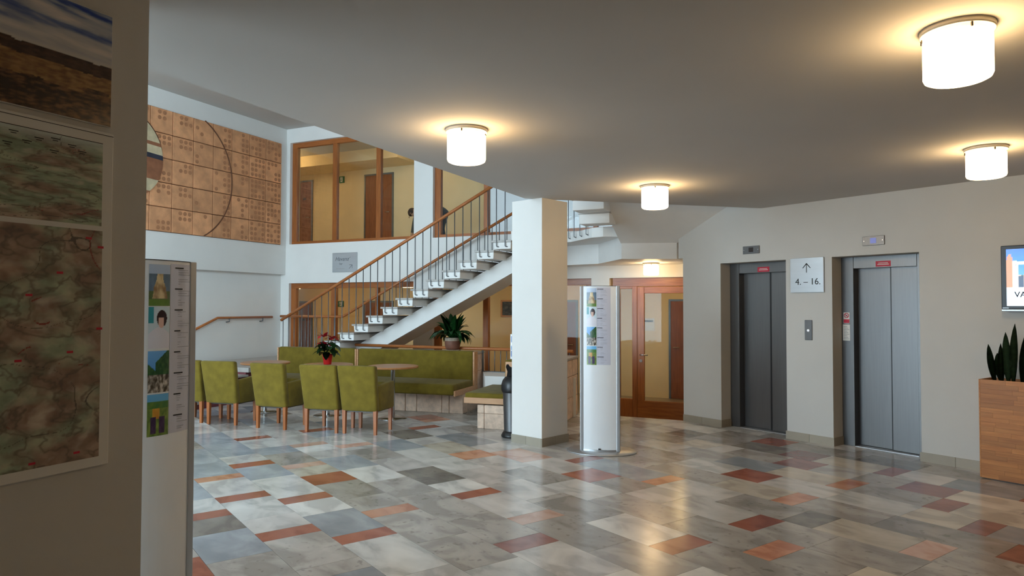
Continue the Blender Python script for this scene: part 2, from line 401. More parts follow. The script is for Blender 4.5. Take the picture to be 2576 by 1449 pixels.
for i in range(-26, 16):
    ks = sorted(known.get(i, [])); cur = -9.0 + 0.2 * rnd.randint(0, 2); segs = []
    def fill(a0, a1):
        a = a0
        while a1 - a > 0.02:
            c = rnd.choice(PALS)
            l = rnd.choice((0.2, 0.2, 0.4)) if c in ('red', 'orange', 'pink') else rnd.choice((0.6, 0.6, 0.6, 0.4, 0.8))
            if c == 'grey' and a > 5.4 and i < 6 and rnd.random() < 0.5: c = 'blue'  # more blue tiles on the left: bluish daylight reflection put into their colour
            if a1 - a - l < 0.15: l = a1 - a
            if l > 0.9: l = l / 2
            segs.append((a, a + l, c)); a += l
    for k in ks:
        if k[0] > cur: fill(cur, k[0])
        segs.append((max(k[0], cur), k[1], k[2])); cur = k[1]
    fill(cur, 13.5)
    for a0, a1, c in segs: tiles.append((i, a0, a1, c))
PITCH = 0.4115; B_0 = 1.46
step_p = Vector((2.42, 9.84)); step_n = Vector((math.sin(-CF[1]), math.cos(CF[1])))     # points beyond the step edge
inview = []; rest = []
for (i, a0, a1, c) in tiles:
    b0 = B_0 + PITCH * i; ctr = AX * ((a0 + a1) / 2) + BX * (b0 + PITCH / 2)
    if not inside(ctr.x, ctr.y, lobby):
        near = any(inside((AX * a + BX * b).x, (AX * a + BX * b).y, lobby) for a in (a0, a1) for b in (b0, b0 + PITCH))
        if not near: continue
    d = ctr.length
    px = ctr.x / max(ctr.y, 0.1)
    hidden = ctr.y < 2.9 and px < -0.40
    if ctr.y > 1.6 and -0.5 < px < 0.80 and not hidden and b0 < 7.75 and ctr.y < 10.9: inview.append((d, i, a0, a1, c))
    else: rest.append((i, a0, a1, c))
inview.sort()
for t in inview[300:]: rest.append(t[1:])
inview = inview[:300]
GAP = 0.0012
cache = {}
rot_tile = math.atan2(AX.y, AX.x)
def crosses(i, a0, a1):
    b0 = B_0 + PITCH * i; s = []
    for a in (a0, a1):
        for b in (b0, b0 + PITCH):
            p = AX * a + BX * b
            s.append((p - step_p).dot(step_n) > 0.001)
    return any(s)
def tile_bm(l):
    mb = MB(); mb.box(-l / 2 + GAP, l / 2 - GAP, -PITCH / 2 + GAP, PITCH / 2 - GAP, -0.02, 0.0); return mb
for (d, i, a0, a1, c) in inview:
    l = a1 - a0; b0 = B_0 + PITCH * i; p = AX * ((a0 + a1) / 2) + BX * (b0 + PITCH / 2)
    # local x along AX, local y along -BX side so that the rotation stays a plain turn about z
    if crosses(i, a0, a1) and p.x > 0.9:
        mb = tile_bm(l); rm = Matrix.Rotation(-rot_tile, 3, 'Z')
        co = rm @ Vector((step_p.x - p.x, step_p.y - p.y, 0)); no = rm @ Vector((step_n.x, step_n.y, 0))
        g = mb.bm.verts[:] + mb.bm.edges[:] + mb.bm.faces[:]
        bmesh.ops.bisect_plane(mb.bm, geom=g, plane_co=co, plane_no=no, clear_outer=True)
        if not mb.bm.faces: mb.bm.free(); continue
        me = mb.mesh('tile', 'tile_' + c)
    else:
        key = (round(l, 2), c)
        if key not in cache: cache[key] = tile_bm(l).mesh('tile', 'tile_' + c)
        me = cache[key]
    o = link('tile', me, floor, loc=(p.x, p.y, 0), rz=rot_tile)
groups = {}
for (i, a0, a1, c) in rest: groups.setdefault(c, []).append((i, a0, a1))
bmall = bmesh.new(); mlist = list(groups)
for mi, c in enumerate(mlist):
    for (i, a0, a1) in groups[c]:
        b0 = B_0 + PITCH * i; p = AX * ((a0 + a1) / 2) + BX * (b0 + PITCH / 2)
        if crosses(i, a0, a1): continue
        q = [AX * a + BX * b for a, b in ((a0 + GAP, b0 + GAP), (a1 - GAP, b0 + GAP), (a1 - GAP, b0 + PITCH - GAP), (a0 + GAP, b0 + PITCH - GAP))]
        f = bmall.faces.new([bmall.verts.new((v.x, v.y, 0)) for v in q]); f.material_index = mi
bmesh.ops.recalc_face_normals(bmall, faces=bmall.faces)
for f in bmall.faces:
    if f.normal.z < 0: f.normal_flip()
me = bpy.data.meshes.new('outlying_tiles'); bmall.to_mesh(me); bmall.free()
for c in mlist: me.materials.append(MATS['tile_' + c])
o = link('outlying_tiles', me, floor, loc=(0, 0, 0)); o['kind'] = 'stuff'
sunk = MB().box(-4.0, 9.3, -3.6, 3.3, -0.40, -0.302).build('floor', 'sunken_floor', fr=CF)
sunk2 = MB().box(-4.0, 9.3, -0.3, 3.1, -0.30, -0.28).build('lower_floor', 'sunken_floor', parent=None, fr=CF)
struct(sunk); struct(sunk2)

# ------------------------------------------------------------------ ceilings
CZ = 2.85
edge0 = Vector((-1.921, 3.628)); dD = Vector((0.425, 0.905))
e_start = edge0 - dD * 7.6
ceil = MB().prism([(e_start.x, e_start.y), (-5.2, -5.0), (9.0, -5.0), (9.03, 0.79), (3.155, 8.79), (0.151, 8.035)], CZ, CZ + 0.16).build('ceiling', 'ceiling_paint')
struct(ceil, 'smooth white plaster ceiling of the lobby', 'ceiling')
far_r, far_l = wp(CF, 9.4, 3.35), wp(CF, -4.2, 3.35)
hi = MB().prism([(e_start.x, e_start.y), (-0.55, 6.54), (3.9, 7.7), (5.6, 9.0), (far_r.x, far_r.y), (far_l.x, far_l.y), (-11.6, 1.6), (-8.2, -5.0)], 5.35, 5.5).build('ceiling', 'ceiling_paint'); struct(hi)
# gallery walls above the lobby ceiling
pw = MB()
def wall_seg(mb, p, q, th, z0, z1):
    p = Vector(p); q = Vector(q); d = (q - p).normalized(); n = Vector((d.y, -d.x)) * th
    mb.prism([(p.x, p.y), (p.x + n.x, p.y + n.y), (q.x + n.x, q.y + n.y), (q.x, q.y)], z0, z1)
for (a_, b_, z0_, z1_) in ((0, 4.0, CZ + 0.16, 5.35), (4.0, 10.5, CZ + 0.16, 3.5), (4.0, 10.5, 5.2, 5.35), (10.5, 10.8, CZ + 0.16, 5.35)):
    wall_seg(pw, e_start + dD * a_, e_start + dD * b_, 0.15, z0_, z1_)
wall_seg(pw, (-0.55, 6.54), (3.9, 7.7), 0.15, CZ + 0.16, 5.35)
struct(pw.build('wall_gallery', 'plaster'))
gw = MB(); [gw.box(4.03 + k * 1.29 - 0.025, 4.03 + k * 1.29 + 0.025, -0.06, -0.02, 3.5, 5.2) for k in range(6)]
win_g = gw.build('added_window_7', 'aluminium', fr=GAL); struct(win_g)  # bars of the added clerestory, never in view, there for light on the relief
for k in range(5): MB().box(4.06 + k * 1.29, 4.0 + (k + 1) * 1.29, -0.043, -0.037, 3.5, 5.2).build('pane', 'glass', win_g)

# ------------------------------------------------------------------ lift wall (right)
wr = MB(); Tn = 0.30
def ebox(mb, u0, u1, z0, z1, y0=0.0, y1=Tn): mb.box(u0, u1, y0, y1, z0, z1)
OP = [(-1.555, -0.595), (-0.008, 0.942)]; OH = 2.18
ebox(wr, -2.19, OP[0][0], 0, OH); ebox(wr, OP[0][1], OP[1][0], 0, OH); ebox(wr, OP[1][1], 10.4, 0, OH); ebox(wr, -2.19, 0.35, OH, 5.35); ebox(wr, 0.35, 10.4, OH, 3.0)
ebox(wr, -2.19, -1.9, -0.3, 5.35, 0.3, 2.9)
ebox(wr, -2.27, -2.19, 2.285, 5.35, 0.0, 2.9)
wall_right = wr.build('wall_right', 'wall_offwhite', fr=EF); struct(wall_right, 'off-white plaster wall with two lift openings', 'wall')
base_r = thing('baseboard_right', 'beige tile skirting along the lift wall', 'baseboard', EF); struct(base_r)
def skirt(parent, x0, x1, y0, y1, h=0.095, axis='x', step=0.33):
    a, b = (x0, x1) if axis == 'x' else (y0, y1); n = max(1, round((b - a) / step)); s = (b - a) / n
    for k in range(n):
        m = MB(); p0, p1 = a + k * s + 0.0015, a + (k + 1) * s - 0.0015
        if axis == 'x': m.box(p0, p1, y0, y1, 0, h)
        else: m.box(x0, x1, p0, p1, 0, h)
        m.build('skirting_tile', 'skirting_tile', parent)
skirt(base_r, -2.19, OP[0][0] + 0.012, -0.012, 0.0); skirt(base_r, OP[0][1] - 0.012, OP[1][0] + 0.012, -0.012, 0.0); skirt(base_r, OP[1][1] - 0.012, 4.6, -0.012, 0.0)
skirt(base_r, OP[0][0], OP[0][0] + 0.012, 0.0, 0.2, axis='y'); skirt(base_r, OP[1][0], OP[1][0] + 0.012, 0.0, 0.2, axis='y')

# lobby closing walls behind the camera
wn = MB(); wall_seg(wn, (9.03, 0.79), (9.0, -5.0), -0.2, 0, 3.0); wall_seg(wn, (9.0, -5.0), (-8.0, -5.0), -0.2, 0, 3.0)
wall_seg(wn, (-8.0, -5.0), (-3.36, -1.32), -0.2, 0, 5.35); wall_seg(wn, (-3.36, -1.32), tuple(wp(FAC, 2.95, 0)[:2]), -0.15, 0, 5.35)  # last piece is unseen, added to keep facade daylight off the lobby's right walls
struct(wn.build('wall_near', 'wall_offwhite'))
wpst = MB(); wpst.box(-4.5, 0.0, 0.0, 0.22, 0.0, CZ)
struct(wpst.build('wall_poster', 'wall_offwhite', fr=WF), 'plain plaster wall end that carries the posters', 'wall')

# facade window, out of view, added as the daylight opening
fc = MB()
FX = [2.98 + k * 1.08 for k in range(6)]
for x in FX: fc.box(x - 0.03, x + 0.03, -0.04, 0.04, 0, 5.35)
for z in (0.03, 2.6, 5.3): fc.box(2.95, 8.4, -0.03, 0.03, z - 0.03, z + 0.03)
win_f = fc.build('unseen_window_3', 'aluminium', fr=FAC); struct(win_f)
for k in range(5):
    for z0_, z1_ in ((0.06, 2.57), (2.63, 5.27)): MB().box(FX[k] + 0.03, FX[k + 1] - 0.03, -0.004, 0.004, z0_, z1_).build('pane', 'glass', win_f)

# ------------------------------------------------------------------ relief wall (left, back)
wl = MB(); wl.box(-13.0, 0.24, 0.0, 0.3, 2.268, 5.35); wl.box(-13.0, 0.36, 0.13, 0.3, -0.3, 2.268)
struct(wl.build('wall_left', 'plaster', fr=DF), 'tall white atrium wall behind the ceramic relief', 'wall')

# ------------------------------------------------------------------ glazed back wall
wb = MB()
wb.box(-0.25, 0.10, 0.0, 0.25, -0.3, 5.35); wb.box(0.10, 9.2, 0.0, 0.25, 2.08, 2.90); wb.box(0.10, 9.2, 0.0, 0.25, 5.05, 5.35)
wb.box(3.205, 3.515, 0.0, 0.25, 2.90, 5.05); wb.box(3.205, 3.515, 0.0, 0.25, -0.3, 2.08)
wb.box(6.78, 7.10, 0.0, 0.25, -0.3, 2.08); wb.box(8.46, 9.2, 0.0, 0.25, -0.3, 2.08)
struct(wb.build('wall_back', 'plaster', fr=CF), 'white rendered bands and piers around the glazing behind the stair', 'wall')
cs = MB(); cs.box(-4.0, 9.2, 0.25, 3.1, 2.25, 2.90)
struct(cs.build('ceiling', 'corridor_plaster', fr=CF))
cb = MB(); cb.box(-4.0, 9.3, 3.1, 3.3, -0.3, 2.95); cb.box(-4.0, 3.12, 3.1, 3.3, 2.95, 5.35); cb.box(8.0, 9.3, 3.1, 3.3, 2.95, 5.35); cb.box(3.12, 8.0, 3.1, 3.3, 5.05, 5.35); cb.box(-4.2, -4.0, 0.0, 3.3, -0.3, 5.35); cb.box(9.2, 9.4, 0.25, 3.3, -0.3, 5.35); cb.box(-4.0, 1.3, 2.2, 3.1, 5.08, 5.35); cb.box(-4.0, 0.0, 0.30, 0.42, -0.3, 5.35)
struct(cb.build('wall_corridor', 'corridor_plaster', fr=CF))
uw = MB(); [uw.box(3.12 + k * 1.22, 3.18 + k * 1.22, 3.17, 3.23, 2.95, 5.05) for k in range(5)]
o = uw.build('window_4', 'white_paint', fr=CF); struct(o)
for k in range(4): MB().box(3.18 + k * 1.22, 3.12 + (k + 1) * 1.22, 3.19, 3.20, 2.95, 5.05).build('frosted_pane', 'frosted_glass', o)

def frame_member(parent, x0, x1, z0, z1, y0=0.07, y1=0.15, name='frame_bar'):
    m = 'frame_wood' if (z1 - z0) > (x1 - x0) else 'frame_wood_flat'
    return MB().box(x0, x1, y0, y1, z0, z1, 0.004, 1).build(name, m, parent)
def glazing(name, label, xs, z0, z1, sill, head, stile):
    root = MB().box(xs[0], xs[-1], 0.07, 0.15, z0, z0 + sill).build(name, 'frame_wood_flat', fr=CF); struct(root, label, 'window')
    frame_member(root, xs[0], xs[-1], z1 - head, z1, name='head_rail')
    for k, x in enumerate(xs):
        w = stile[k]; x0 = x if k == 0 else (x - w if k == len(xs) - 1 else x - w / 2)
        frame_member(root, x0, x0 + w, z0 + sill, z1 - head, name='mullion')
    for k in range(len(xs) - 1):
        a = xs[k] + (stile[k] if k == 0 else stile[k] / 2); b = xs[k + 1] - (stile[k + 1] if k == len(xs) - 2 else stile[k + 1] / 2)
        MB().box(a, b, 0.107, 0.113, z0 + sill, z1 - head).build('pane', 'glass', root)
    return root
glazing('window_1', 'wood framed corridor glazing on the upper floor left of the white pier', [0.10, 1.23, 2.32, 3.205], 2.90, 5.05, 0.06, 0.10, [0.13, 0.11, 0.11, 0.03])
glazing('window_2', 'wood framed corridor glazing on the upper floor right of the white pier', [3.63, 4.73, 5.78, 6.83, 7.9, 9.0], 2.90, 5.05, 0.06, 0.10, [0.13, 0.10, 0.08, 0.08, 0.08, 0.08])
glazing('window_5', 'wood framed ground floor glazing under the stair, left of the white pier', [0.08, 1.22, 2.295, 3.205], -0.30, 2.08, 0.06, 0.11, [0.15, 0.12, 0.07, 0.05])
glazing('window_6', 'wood framed ground floor glazing under the stair, right of the white pier', [3.63, 4.725, 5.77, 6.78], -0.30, 2.08, 0.06, 0.11, [0.13, 0.11, 0.10, 0.12])
fl2 = MB(); fl2.box(3.515, 3.63, 0.0, 0.2, 2.90, 5.05); fl2.box(3.515, 3.63, 0.0, 0.2, -0.3, 2.08); struct(fl2.build('trim_1', 'plaster', fr=CF))

# glazed door to the corridor beside the lifts
door = MB().box(7.14, 8.46, 0.06, 0.16, 1.94, 2.08).build('door_1', 'frame_wood_flat', fr=CF); struct(door, 'orange wood corridor door with large glass pane and sidelight beside the lift wall', 'door')
frame_member(door, 7.14, 7.25, -0.28, 1.94, 0.06, 0.16, 'frame_post'); frame_member(door, 7.47, 7.555, -0.28, 1.94, 0.06, 0.16, 'frame_post')
frame_member(door, 7.25, 7.47, -0.28, 0.07, 0.07, 0.14, 'sidelight_rail'); frame_member(door, 7.25, 7.47, 1.90, 1.94, 0.07, 0.14, 'sidelight_rail')
MB().box(7.25, 7.47, 0.10, 0.106, 0.07, 1.90).build('pane', 'glass', door)
leaf = MB().box(7.56, 8.44, 0.05, 0.10, -0.27, 0.055).build('door_leaf', 'frame_wood_flat', door)
for (x0, x1, z0, z1) in ((7.56, 7.675, 0.055, 1.93), (8.33, 8.44, 0.055, 1.93), (7.675, 8.33, 1.82, 1.93)): frame_member(leaf, x0, x1, z0, z1, 0.05, 0.10, 'stile')
MB().box(7.675, 8.33, 0.072, 0.078, 0.055, 1.82).build('pane', 'glass', leaf)
h = MB(); h.tube([(7.62, 0.05, 0.81), (7.62, 0.0, 0.81), (7.64, -0.01, 0.81), (7.75, -0.01, 0.81)], 0.011); h.build('handle', 'chrome', leaf)
h = MB(); h.disc_y(7.62, 0.038, 0.71, 0.026, 0.012, 20); h.build('lock_plate', 'chrome', leaf)

# ------------------------------------------------------------------ column
CA = R(-43.0)
col = MB().box(0, 0.467, 0, 0.467, 0, CZ).build('column', 'plaster', fr=((0.342, 7.967), R(47.0)))
struct(col, 'square white lobby column with tiled skirting', 'column')
col.location = (0.342, 7.967, 0)
# local x towards the right rear face, local y towards the left rear corner
skirt(col, -0.012, 0.479, -0.012, 0.0, step=0.25); skirt(col, -0.012, 0.0, 0.0, 0.467, axis='y', step=0.25)
# ------------------------------------------------------------------ main staircase (frame CF: x along the flight, y away)
st = thing('staircase', 'open white staircase with marble treads and grey balusters rising to the mid landing', 'staircase', CF, (0, 0, 0))
Z0, RISE, RUN, T0 = 0.57, 0.1457, 0.293, 1.708
YN, YF = -1.75, -0.20
body = MB().hexa([(0.0, YN, 0.0), (0.28, YN, 0.0), (0.28, YF, 0.0), (0.0, YF, 0.0), (-0.012, YN, 0.105), (0.285, YN, 0.105), (0.285, YF, 0.105), (-0.012, YF, 0.105)], 0.008, 2).mesh('tread', 'white_paint')
slab = MB().box(-0.045, 0.295, YN - 0.015, YF + 0.015, 0.105, 0.135, 0.003, 1).mesh('tread_slab', 'stair_marble')
def rail_z(t): return Z0 + RISE * (t - T0) / RUN + 0.845
for k in range(1, 15):
    t = T0 + RUN * k; z = Z0 + RISE * k
    b = link('tread', body, st, loc=(t, 0, z - 0.135)); link('tread_slab', slab, b, loc=(0, 0, 0))
for side, y in (('n', YN - 0.022), ('f', YF + 0.022)):
    s = 1 if side == 'n' else -1
    for k in range(1, 15):
        for q in (0.05, 0.195):
            t = T0 + RUN * k + q; z = Z0 + RISE * k
            m = MB(); m.tube([(t, y, rail_z(t)), (t, y, z - 0.085), (t + 0.008, y, z - 0.097), (t + 0.024, y, z - 0.10), (t + 0.03, y + s * 0.024, z - 0.10)], 0.0075, 6)
            m.build('baluster', 'iron_grey', st)
hn = MB(); hn.tube([(T0 - 0.13, YN - 0.022, rail_z(T0 - 0.13)), (6.45, YN - 0.022, rail_z(6.45))], 0.026, 10); hn.build('handrail', 'rail_wood', st)
hf = MB(); hf.tube([(0.05, YF + 0.022, rail_z(T0) - 0.025), (T0 - 0.06, YF + 0.022, rail_z(T0) - 0.025), (T0 + 0.04, YF + 0.022, rail_z(T0 + 0.04)), (6.45, YF + 0.022, rail_z(6.45))], 0.026, 10); hf.build('handrail', 'rail_wood', st)
for k in range(11):
    t = 0.12 + k * 0.148
    MB().tube([(t, YF + 0.022, rail_z(T0) - 0.025), (t, YF + 0.022, 0.50)], 0.0075, 6).build('baluster', 'iron_grey', st)
# central stringer
def sb(t): return 0.938 + 0.5 * (t - 3.52)
def stp(t): return 1.335 + 0.4973 * (t - 3.52) - 0.11
sg = MB(); sg.prism_y([(1.75, 0.3), (2.1, sb(2.1)), (6.15, sb(6.15)), (6.15, 2.60), (6.05, stp(6.05)), (1.75, stp(1.75))], -1.30, -0.66); sg.build('stringer', 'white_paint', st)
# corner landing and the steps down along the relief wall
ld = MB(); ld.box(-0.02, 1.66, -1.66, -0.12, 0.49, 0.57, 0.004, 1); ld.build('corner_landing', 'stair_marble', st)
ldb = MB(); ldb.box(-0.02, 1.60, -1.66, -0.16, -0.29, 0.49); ldb.build('landing_flank', 'maroon_paint', st)
for k in range(4):
    zt = 0.57 - 0.114 * (k + 1) if k < 4 else 0; y1 = -1.66 - 0.30 * k
    if k == 0: MB().box(-0.02, 1.66, -2.6, -1.66, 0.49, 0.57, 0.004, 1).build('corner_landing', 'stair_marble', st); MB().box(-0.02, 1.6, -2.6, -1.66, -0.29, 0.49).build('landing_flank', 'maroon_paint', st)
    y1 = -2.6 - 0.30 * k
    MB().box(-0.02, 1.66, y1 - 0.31, y1, zt - 0.03, zt).build('lower_step', 'stair_marble', st)
    MB().box(-0.02, 1.60, y1 - 0.30, y1, 0.0, zt - 0.03).build('step_flank', 'maroon_paint', st)
# mid landing (world frame pieces expressed in CF coordinates)
def cfl(x, y):
    dx, dy = x - CF[0][0], y - CF[0][1]; a = -CF[1]
    return (dx * math.cos(a) - dy * math.sin(a), dx * math.sin(a) + dy * math.cos(a))
land = [(-0.015, 10.52), (0.40, 10.42), (0.86, 10.8), (0.92, 10.72), (1.155, 10.06), (1.30, 9.92), (2.30, 9.96), (3.0, 11.2)] + [tuple(wp(CF, 8.4, 0)[:2]), tuple(wp(CF, 6.12, 0)[:2])]
MB().prism([cfl(*p) for p in land], 2.60, 2.74).build('mid_landing', 'white_paint', st)
low = [(0.40, 12.1), (0.92, 11.5), (1.38, 11.1), (1.57, 9.97), (2.36, 9.95), (3.0, 11.2)] + [tuple(wp(CF, 8.4, 0)[:2]), tuple(wp(CF, 6.0, 0)[:2])]
MB().prism([cfl(*p) for p in low], 2.285, 2.60).build('landing_beam', 'white_paint', st)
# upper flight rising towards the lobby over the ceiling edge
P1, P2, P3 = Vector((1.56, 9.97, 2.51)), Vector((2.37, 9.95, 2.517)), Vector((2.875, 9.175, 2.946))
nn = (P2 - P1).cross(P3 - P1)
def pz(x, y): return P1.z - (nn.x * (x - P1.x) + nn.y * (y - P1.y)) / nn.z
q = [(1.56, 9.97), (2.37, 9.95), (3.30, 8.68), (0.88, 8.52)]
pts = [(*cfl(x, y), pz(x, y)) for x, y in q] + [(*cfl(x, y), pz(x, y) + 0.3) for x, y in q]
MB().hexa(pts).build('upper_stringer', 'white_paint', st)
for j, (x, y, z) in enumerate([(1.12, 9.76, 2.74), (0.92, 9.47, 2.885), (0.805, 9.17, 3.03), (0.68, 8.90, 3.176)]):
    ang = math.atan2(0.425, 0.905)
    if j == 0: continue
    m = MB(); c = cfl(x, y)
    m.box(0, 0.43, -0.02, 0.27, -0.165, -0.03, 0.006, 1); tr = m.build('tread', 'white_paint', st, loc=(c[0], c[1], z)); MB().box(-0.012, 0.43, -0.03, 0.31, -0.03, 0.0).build('tread_slab', 'stair_marble', tr)
    for qx in (0.06, 0.2):
        MB().tube([(c[0] - 0.02, c[1] + qx, z + 0.85), (c[0] - 0.02, c[1] + qx, z - 0.09), (c[0] + 0.01, c[1] + qx, z - 0.10)], 0.0075, 6).build('baluster', 'iron_grey', st)
for (x, y) in [(0.89, 10.74), (0.96, 10.55), (1.03, 10.36), (1.10, 10.16)]:
    c = cfl(x - 0.02, y - 0.01)
    MB().tube([(c[0], c[1], 3.6), (c[0], c[1], 2.66), (c[0] + 0.03, c[1] + 0.01, 2.645)], 0.0075, 6).build('baluster', 'iron_grey', st)

# handrail fixed to the relief wall
wh = thing('wall_handrail', 'wooden handrail bracketed to the white wall below the relief', 'handrail', DF)
MB().tube([(-2.5, 0.05, 0.97), (-1.50, 0.05, 1.375), (-0.10, 0.05, 1.375)], 0.024, 10).build('rail', 'rail_wood', wh)
for x in (-1.22, -0.36):
    MB().tube([(x, 0.05, 1.36), (x, 0.05, 1.30), (x, 0.13, 1.29)], 0.012, 8).build('bracket', 'iron_grey', wh)

# ------------------------------------------------------------------ ceramic relief
rl = thing('ceramic_relief', 'large brown ceramic wall relief of square tiles with stamped dots', 'wall relief', DF, (0, 0, 2.88))
rr = random.Random(3)
TW, TH = 0.4395, 0.4262
tile_me = MB().box(-TW / 2 + 0.006, TW / 2 - 0.006, -0.035, 0.0, -TH / 2 + 0.006, TH / 2 - 0.006, 0.006, 1).mesh('relief_tile', 'clay')
MB().box(0.04 - 12 * TW, 0.04, -0.012, 0.0, 0, 5 * TH).build('backing', 'clay_joint', rl)
for c in range(12):
    for r in range(5):
        x = 0.04 - (c + 0.5) * TW; z = (r + 0.5) * TH
        t = link('relief_tile', tile_me, rl, loc=(x, 0, z))
        if c > 7: continue
        mode = rr.random(); cells = []
        for i in range(4):
            for j in range(4):
                if c < 2: ok = rr.random() < 0.75
                elif c < 4: ok = (i > 1 and rr.random() < 0.75) or rr.random() < 0.12
                elif c in (5, 6): ok = (i > 0 and (j < 2 if mode < 0.5 else j > 1) and rr.random() < 0.8)
                else: ok = rr.random() < 0.16
                if ok: cells.append((i, j))
        if cells:
            m = MB()
            for i, j in cells: m.disc_y((i - 1.5) * 0.098, -0.0395, (j - 1.5) * 0.098, 0.036, 0.006, 12)
            m.build('stamped_dots', 'clay_stamp', t)['kind'] = 'stuff'
m = MB(); m.tube([(-2.48 + 1.203 * math.cos(R(a)), -0.037, 1.07 + 1.203 * math.sin(R(a))) for a in range(-62, 63, 4)], 0.012, 6); m.build('ring_groove', 'clay_joint', rl)
dz = 4.12 - 2.88; dr = 0.733; dx0 = -3.549
bands = [(-0.733, -0.55, 'clay_brown'), (-0.55, -0.34, 'clay_cream'), (-0.34, -0.12, 'clay_brown'), (-0.12, 0.02, 'clay_brown'), (0.02, 0.10, 'clay_navy'), (0.10, 0.24, 'clay_cream'), (0.24, 0.30, 'clay_brown'), (0.30, 0.37, 'clay_cream'), (0.37, 0.733, 'clay_cream')]
disc = MB().lathe([(0.0, 0.0), (0.745, 0.0), (0.745, 0.02), (0.0, 0.02)], 48).mesh('disc_rim', 'clay_joint', False)
o = link('disc_rim', disc, rl, loc=(dx0, -0.036, dz)); o.rotation_euler = (R(90), 0, 0)
for z0, z1, mm in bands:
    poly = []
    for k in range(9):
        z = z0 + (z1 - z0) * k / 8; poly.append((math.sqrt(max(0, dr * dr - z * z)), z))
    pl_ = [(dx0 + x, dz + z - 0.06 * x) for x, z in poly] + [(dx0 - x, dz + z + 0.06 * x) for x, z in poly[::-1]]
    pl_ = [p for i, p in enumerate(pl_) if i == 0 or (abs(p[0] - pl_[i - 1][0]) + abs(p[1] - pl_[i - 1][1])) > 1e-4]
    MB().prism_y(pl_, -0.075, -0.05).build('disc_band', mm, rl)

# ------------------------------------------------------------------ lifts
def lift(name, label, u0, u1, split, panel_l, lab0, lab1):
    t = thing(name, label, 'elevator', EF, ((u0 + u1) / 2, 0.2, 0)); c = (u0 + u1) / 2
    def bx(nm, a, b, y0, y1, z0, z1, m, par=t, bev=0.002): return MB().box(a - c, b - c, y0, y1, z0, z1, bev, 1).build(nm, m, par)
    bx('jamb', u0 + 0.001, u0 + 0.145, 0.0, 0.22, 0.0, OH - 0.002, 'steel'); bx('jamb', u1 - 0.11, u1 - 0.001, 0.0, 0.22, 0.0, OH - 0.002, 'steel')
    hd = bx('header', u0 + 0.147, u1 - 0.112, 0.0, 0.22, 2.045, OH - 0.002, 'steel')
    MB().box(lab0 - c, lab1 - c, -0.002, 0.0, 2.055, 2.118).build('notice_label', 'label_red', hd)
    MB().box(lab0 - c + 0.02, lab1 - c - 0.02, -0.0026, -0.002, 2.076, 2.083).build('notice_text', 'paper', hd)
    MB().box(lab0 - c + 0.03, lab1 - c - 0.03, -0.0026, -0.002, 2.092, 2.098).build('notice_text', 'paper', hd)
    bx('door_panel', u0 + 0.10, split - 0.004, 0.105, 0.135, 0.012, 2.10, 'steel'); bx('door_panel', split + 0.006, u1 - 0.05, 0.07, 0.10, 0.012, 2.10, 'steel')
    bx('door_edge', split - (0.016 if split < 0 else 0.003), split + 0.006, 0.069, 0.104, 0.012, 2.045, 'black_plastic', t, 0)
    bx('door_gap', split - 0.02, split + 0.02, 0.14, 0.15, 0.012, 2.10, 'black_plastic'); bx('sill', u0 + 0.146, u1 - 0.111, 0.0, 0.2, -0.003, 0.008, 'aluminium')
    bx('shaft_back', u0, u1, 0.225, 0.25, 0.0, OH, 'dark_steel')
    return t
l1 = lift('elevator', 'brushed steel lift door in the recess next to the corridor door', OP[0][0], OP[0][1], -0.979, -1.319, -1.126, -0.953)
l2 = lift('elevator', 'wider brushed steel lift door with warning stickers on its left jamb', OP[1][0], OP[1][1], 0.522, 0.186, 0.395, 0.560)
nt_ = thing('no_smoking_sticker', 'white sticker with red prohibition ring above a red field on the lift jamb', 'sticker', EF, (0.053, 0.2, 1.47))
MB().box(-0.036, 0.036, -0.003, -0.0005, -0.06, 0.068).build('backing', 'paper', nt_)
MB().box(-0.034, 0.034, -0.004, -0.003, -0.055, -0.012).build('red_field', 'label_red', nt_)
m = MB(); m.tube([(0.026 * math.cos(R(a)), -0.0045, 0.032 + 0.026 * math.sin(R(a))) for a in range(0, 361, 20)], 0.004, 6, False); m.build('ring', 'label_red', nt_)
m = MB(); m.tube([(-0.018, -0.0045, 0.05), (0.018, -0.0045, 0.014)], 0.004, 6); m.build('slash', 'label_red', nt_)
m = MB(); m.tube([(-0.014, -0.0042, 0.022), (0.014, -0.0042, 0.04)], 0.0025, 6); m.build('cigarette', 'black_ink', nt_)
pn = thing('instruction_sheet', 'small white instruction sheet taped below the no smoking sticker', 'notice', EF, (0.051, 0.2, 1.21))
MB().box(-0.042, 0.042, -0.003, -0.0005, 0.0, 0.188).build('sheet', 'paper', pn)
for k in range(9): MB().box(-0.034, 0.034 - 0.012 * (k % 3), -0.0034, -0.003, 0.018 + k * 0.018, 0.022 + k * 0.018).build('text_line', 'grey_ink', pn)

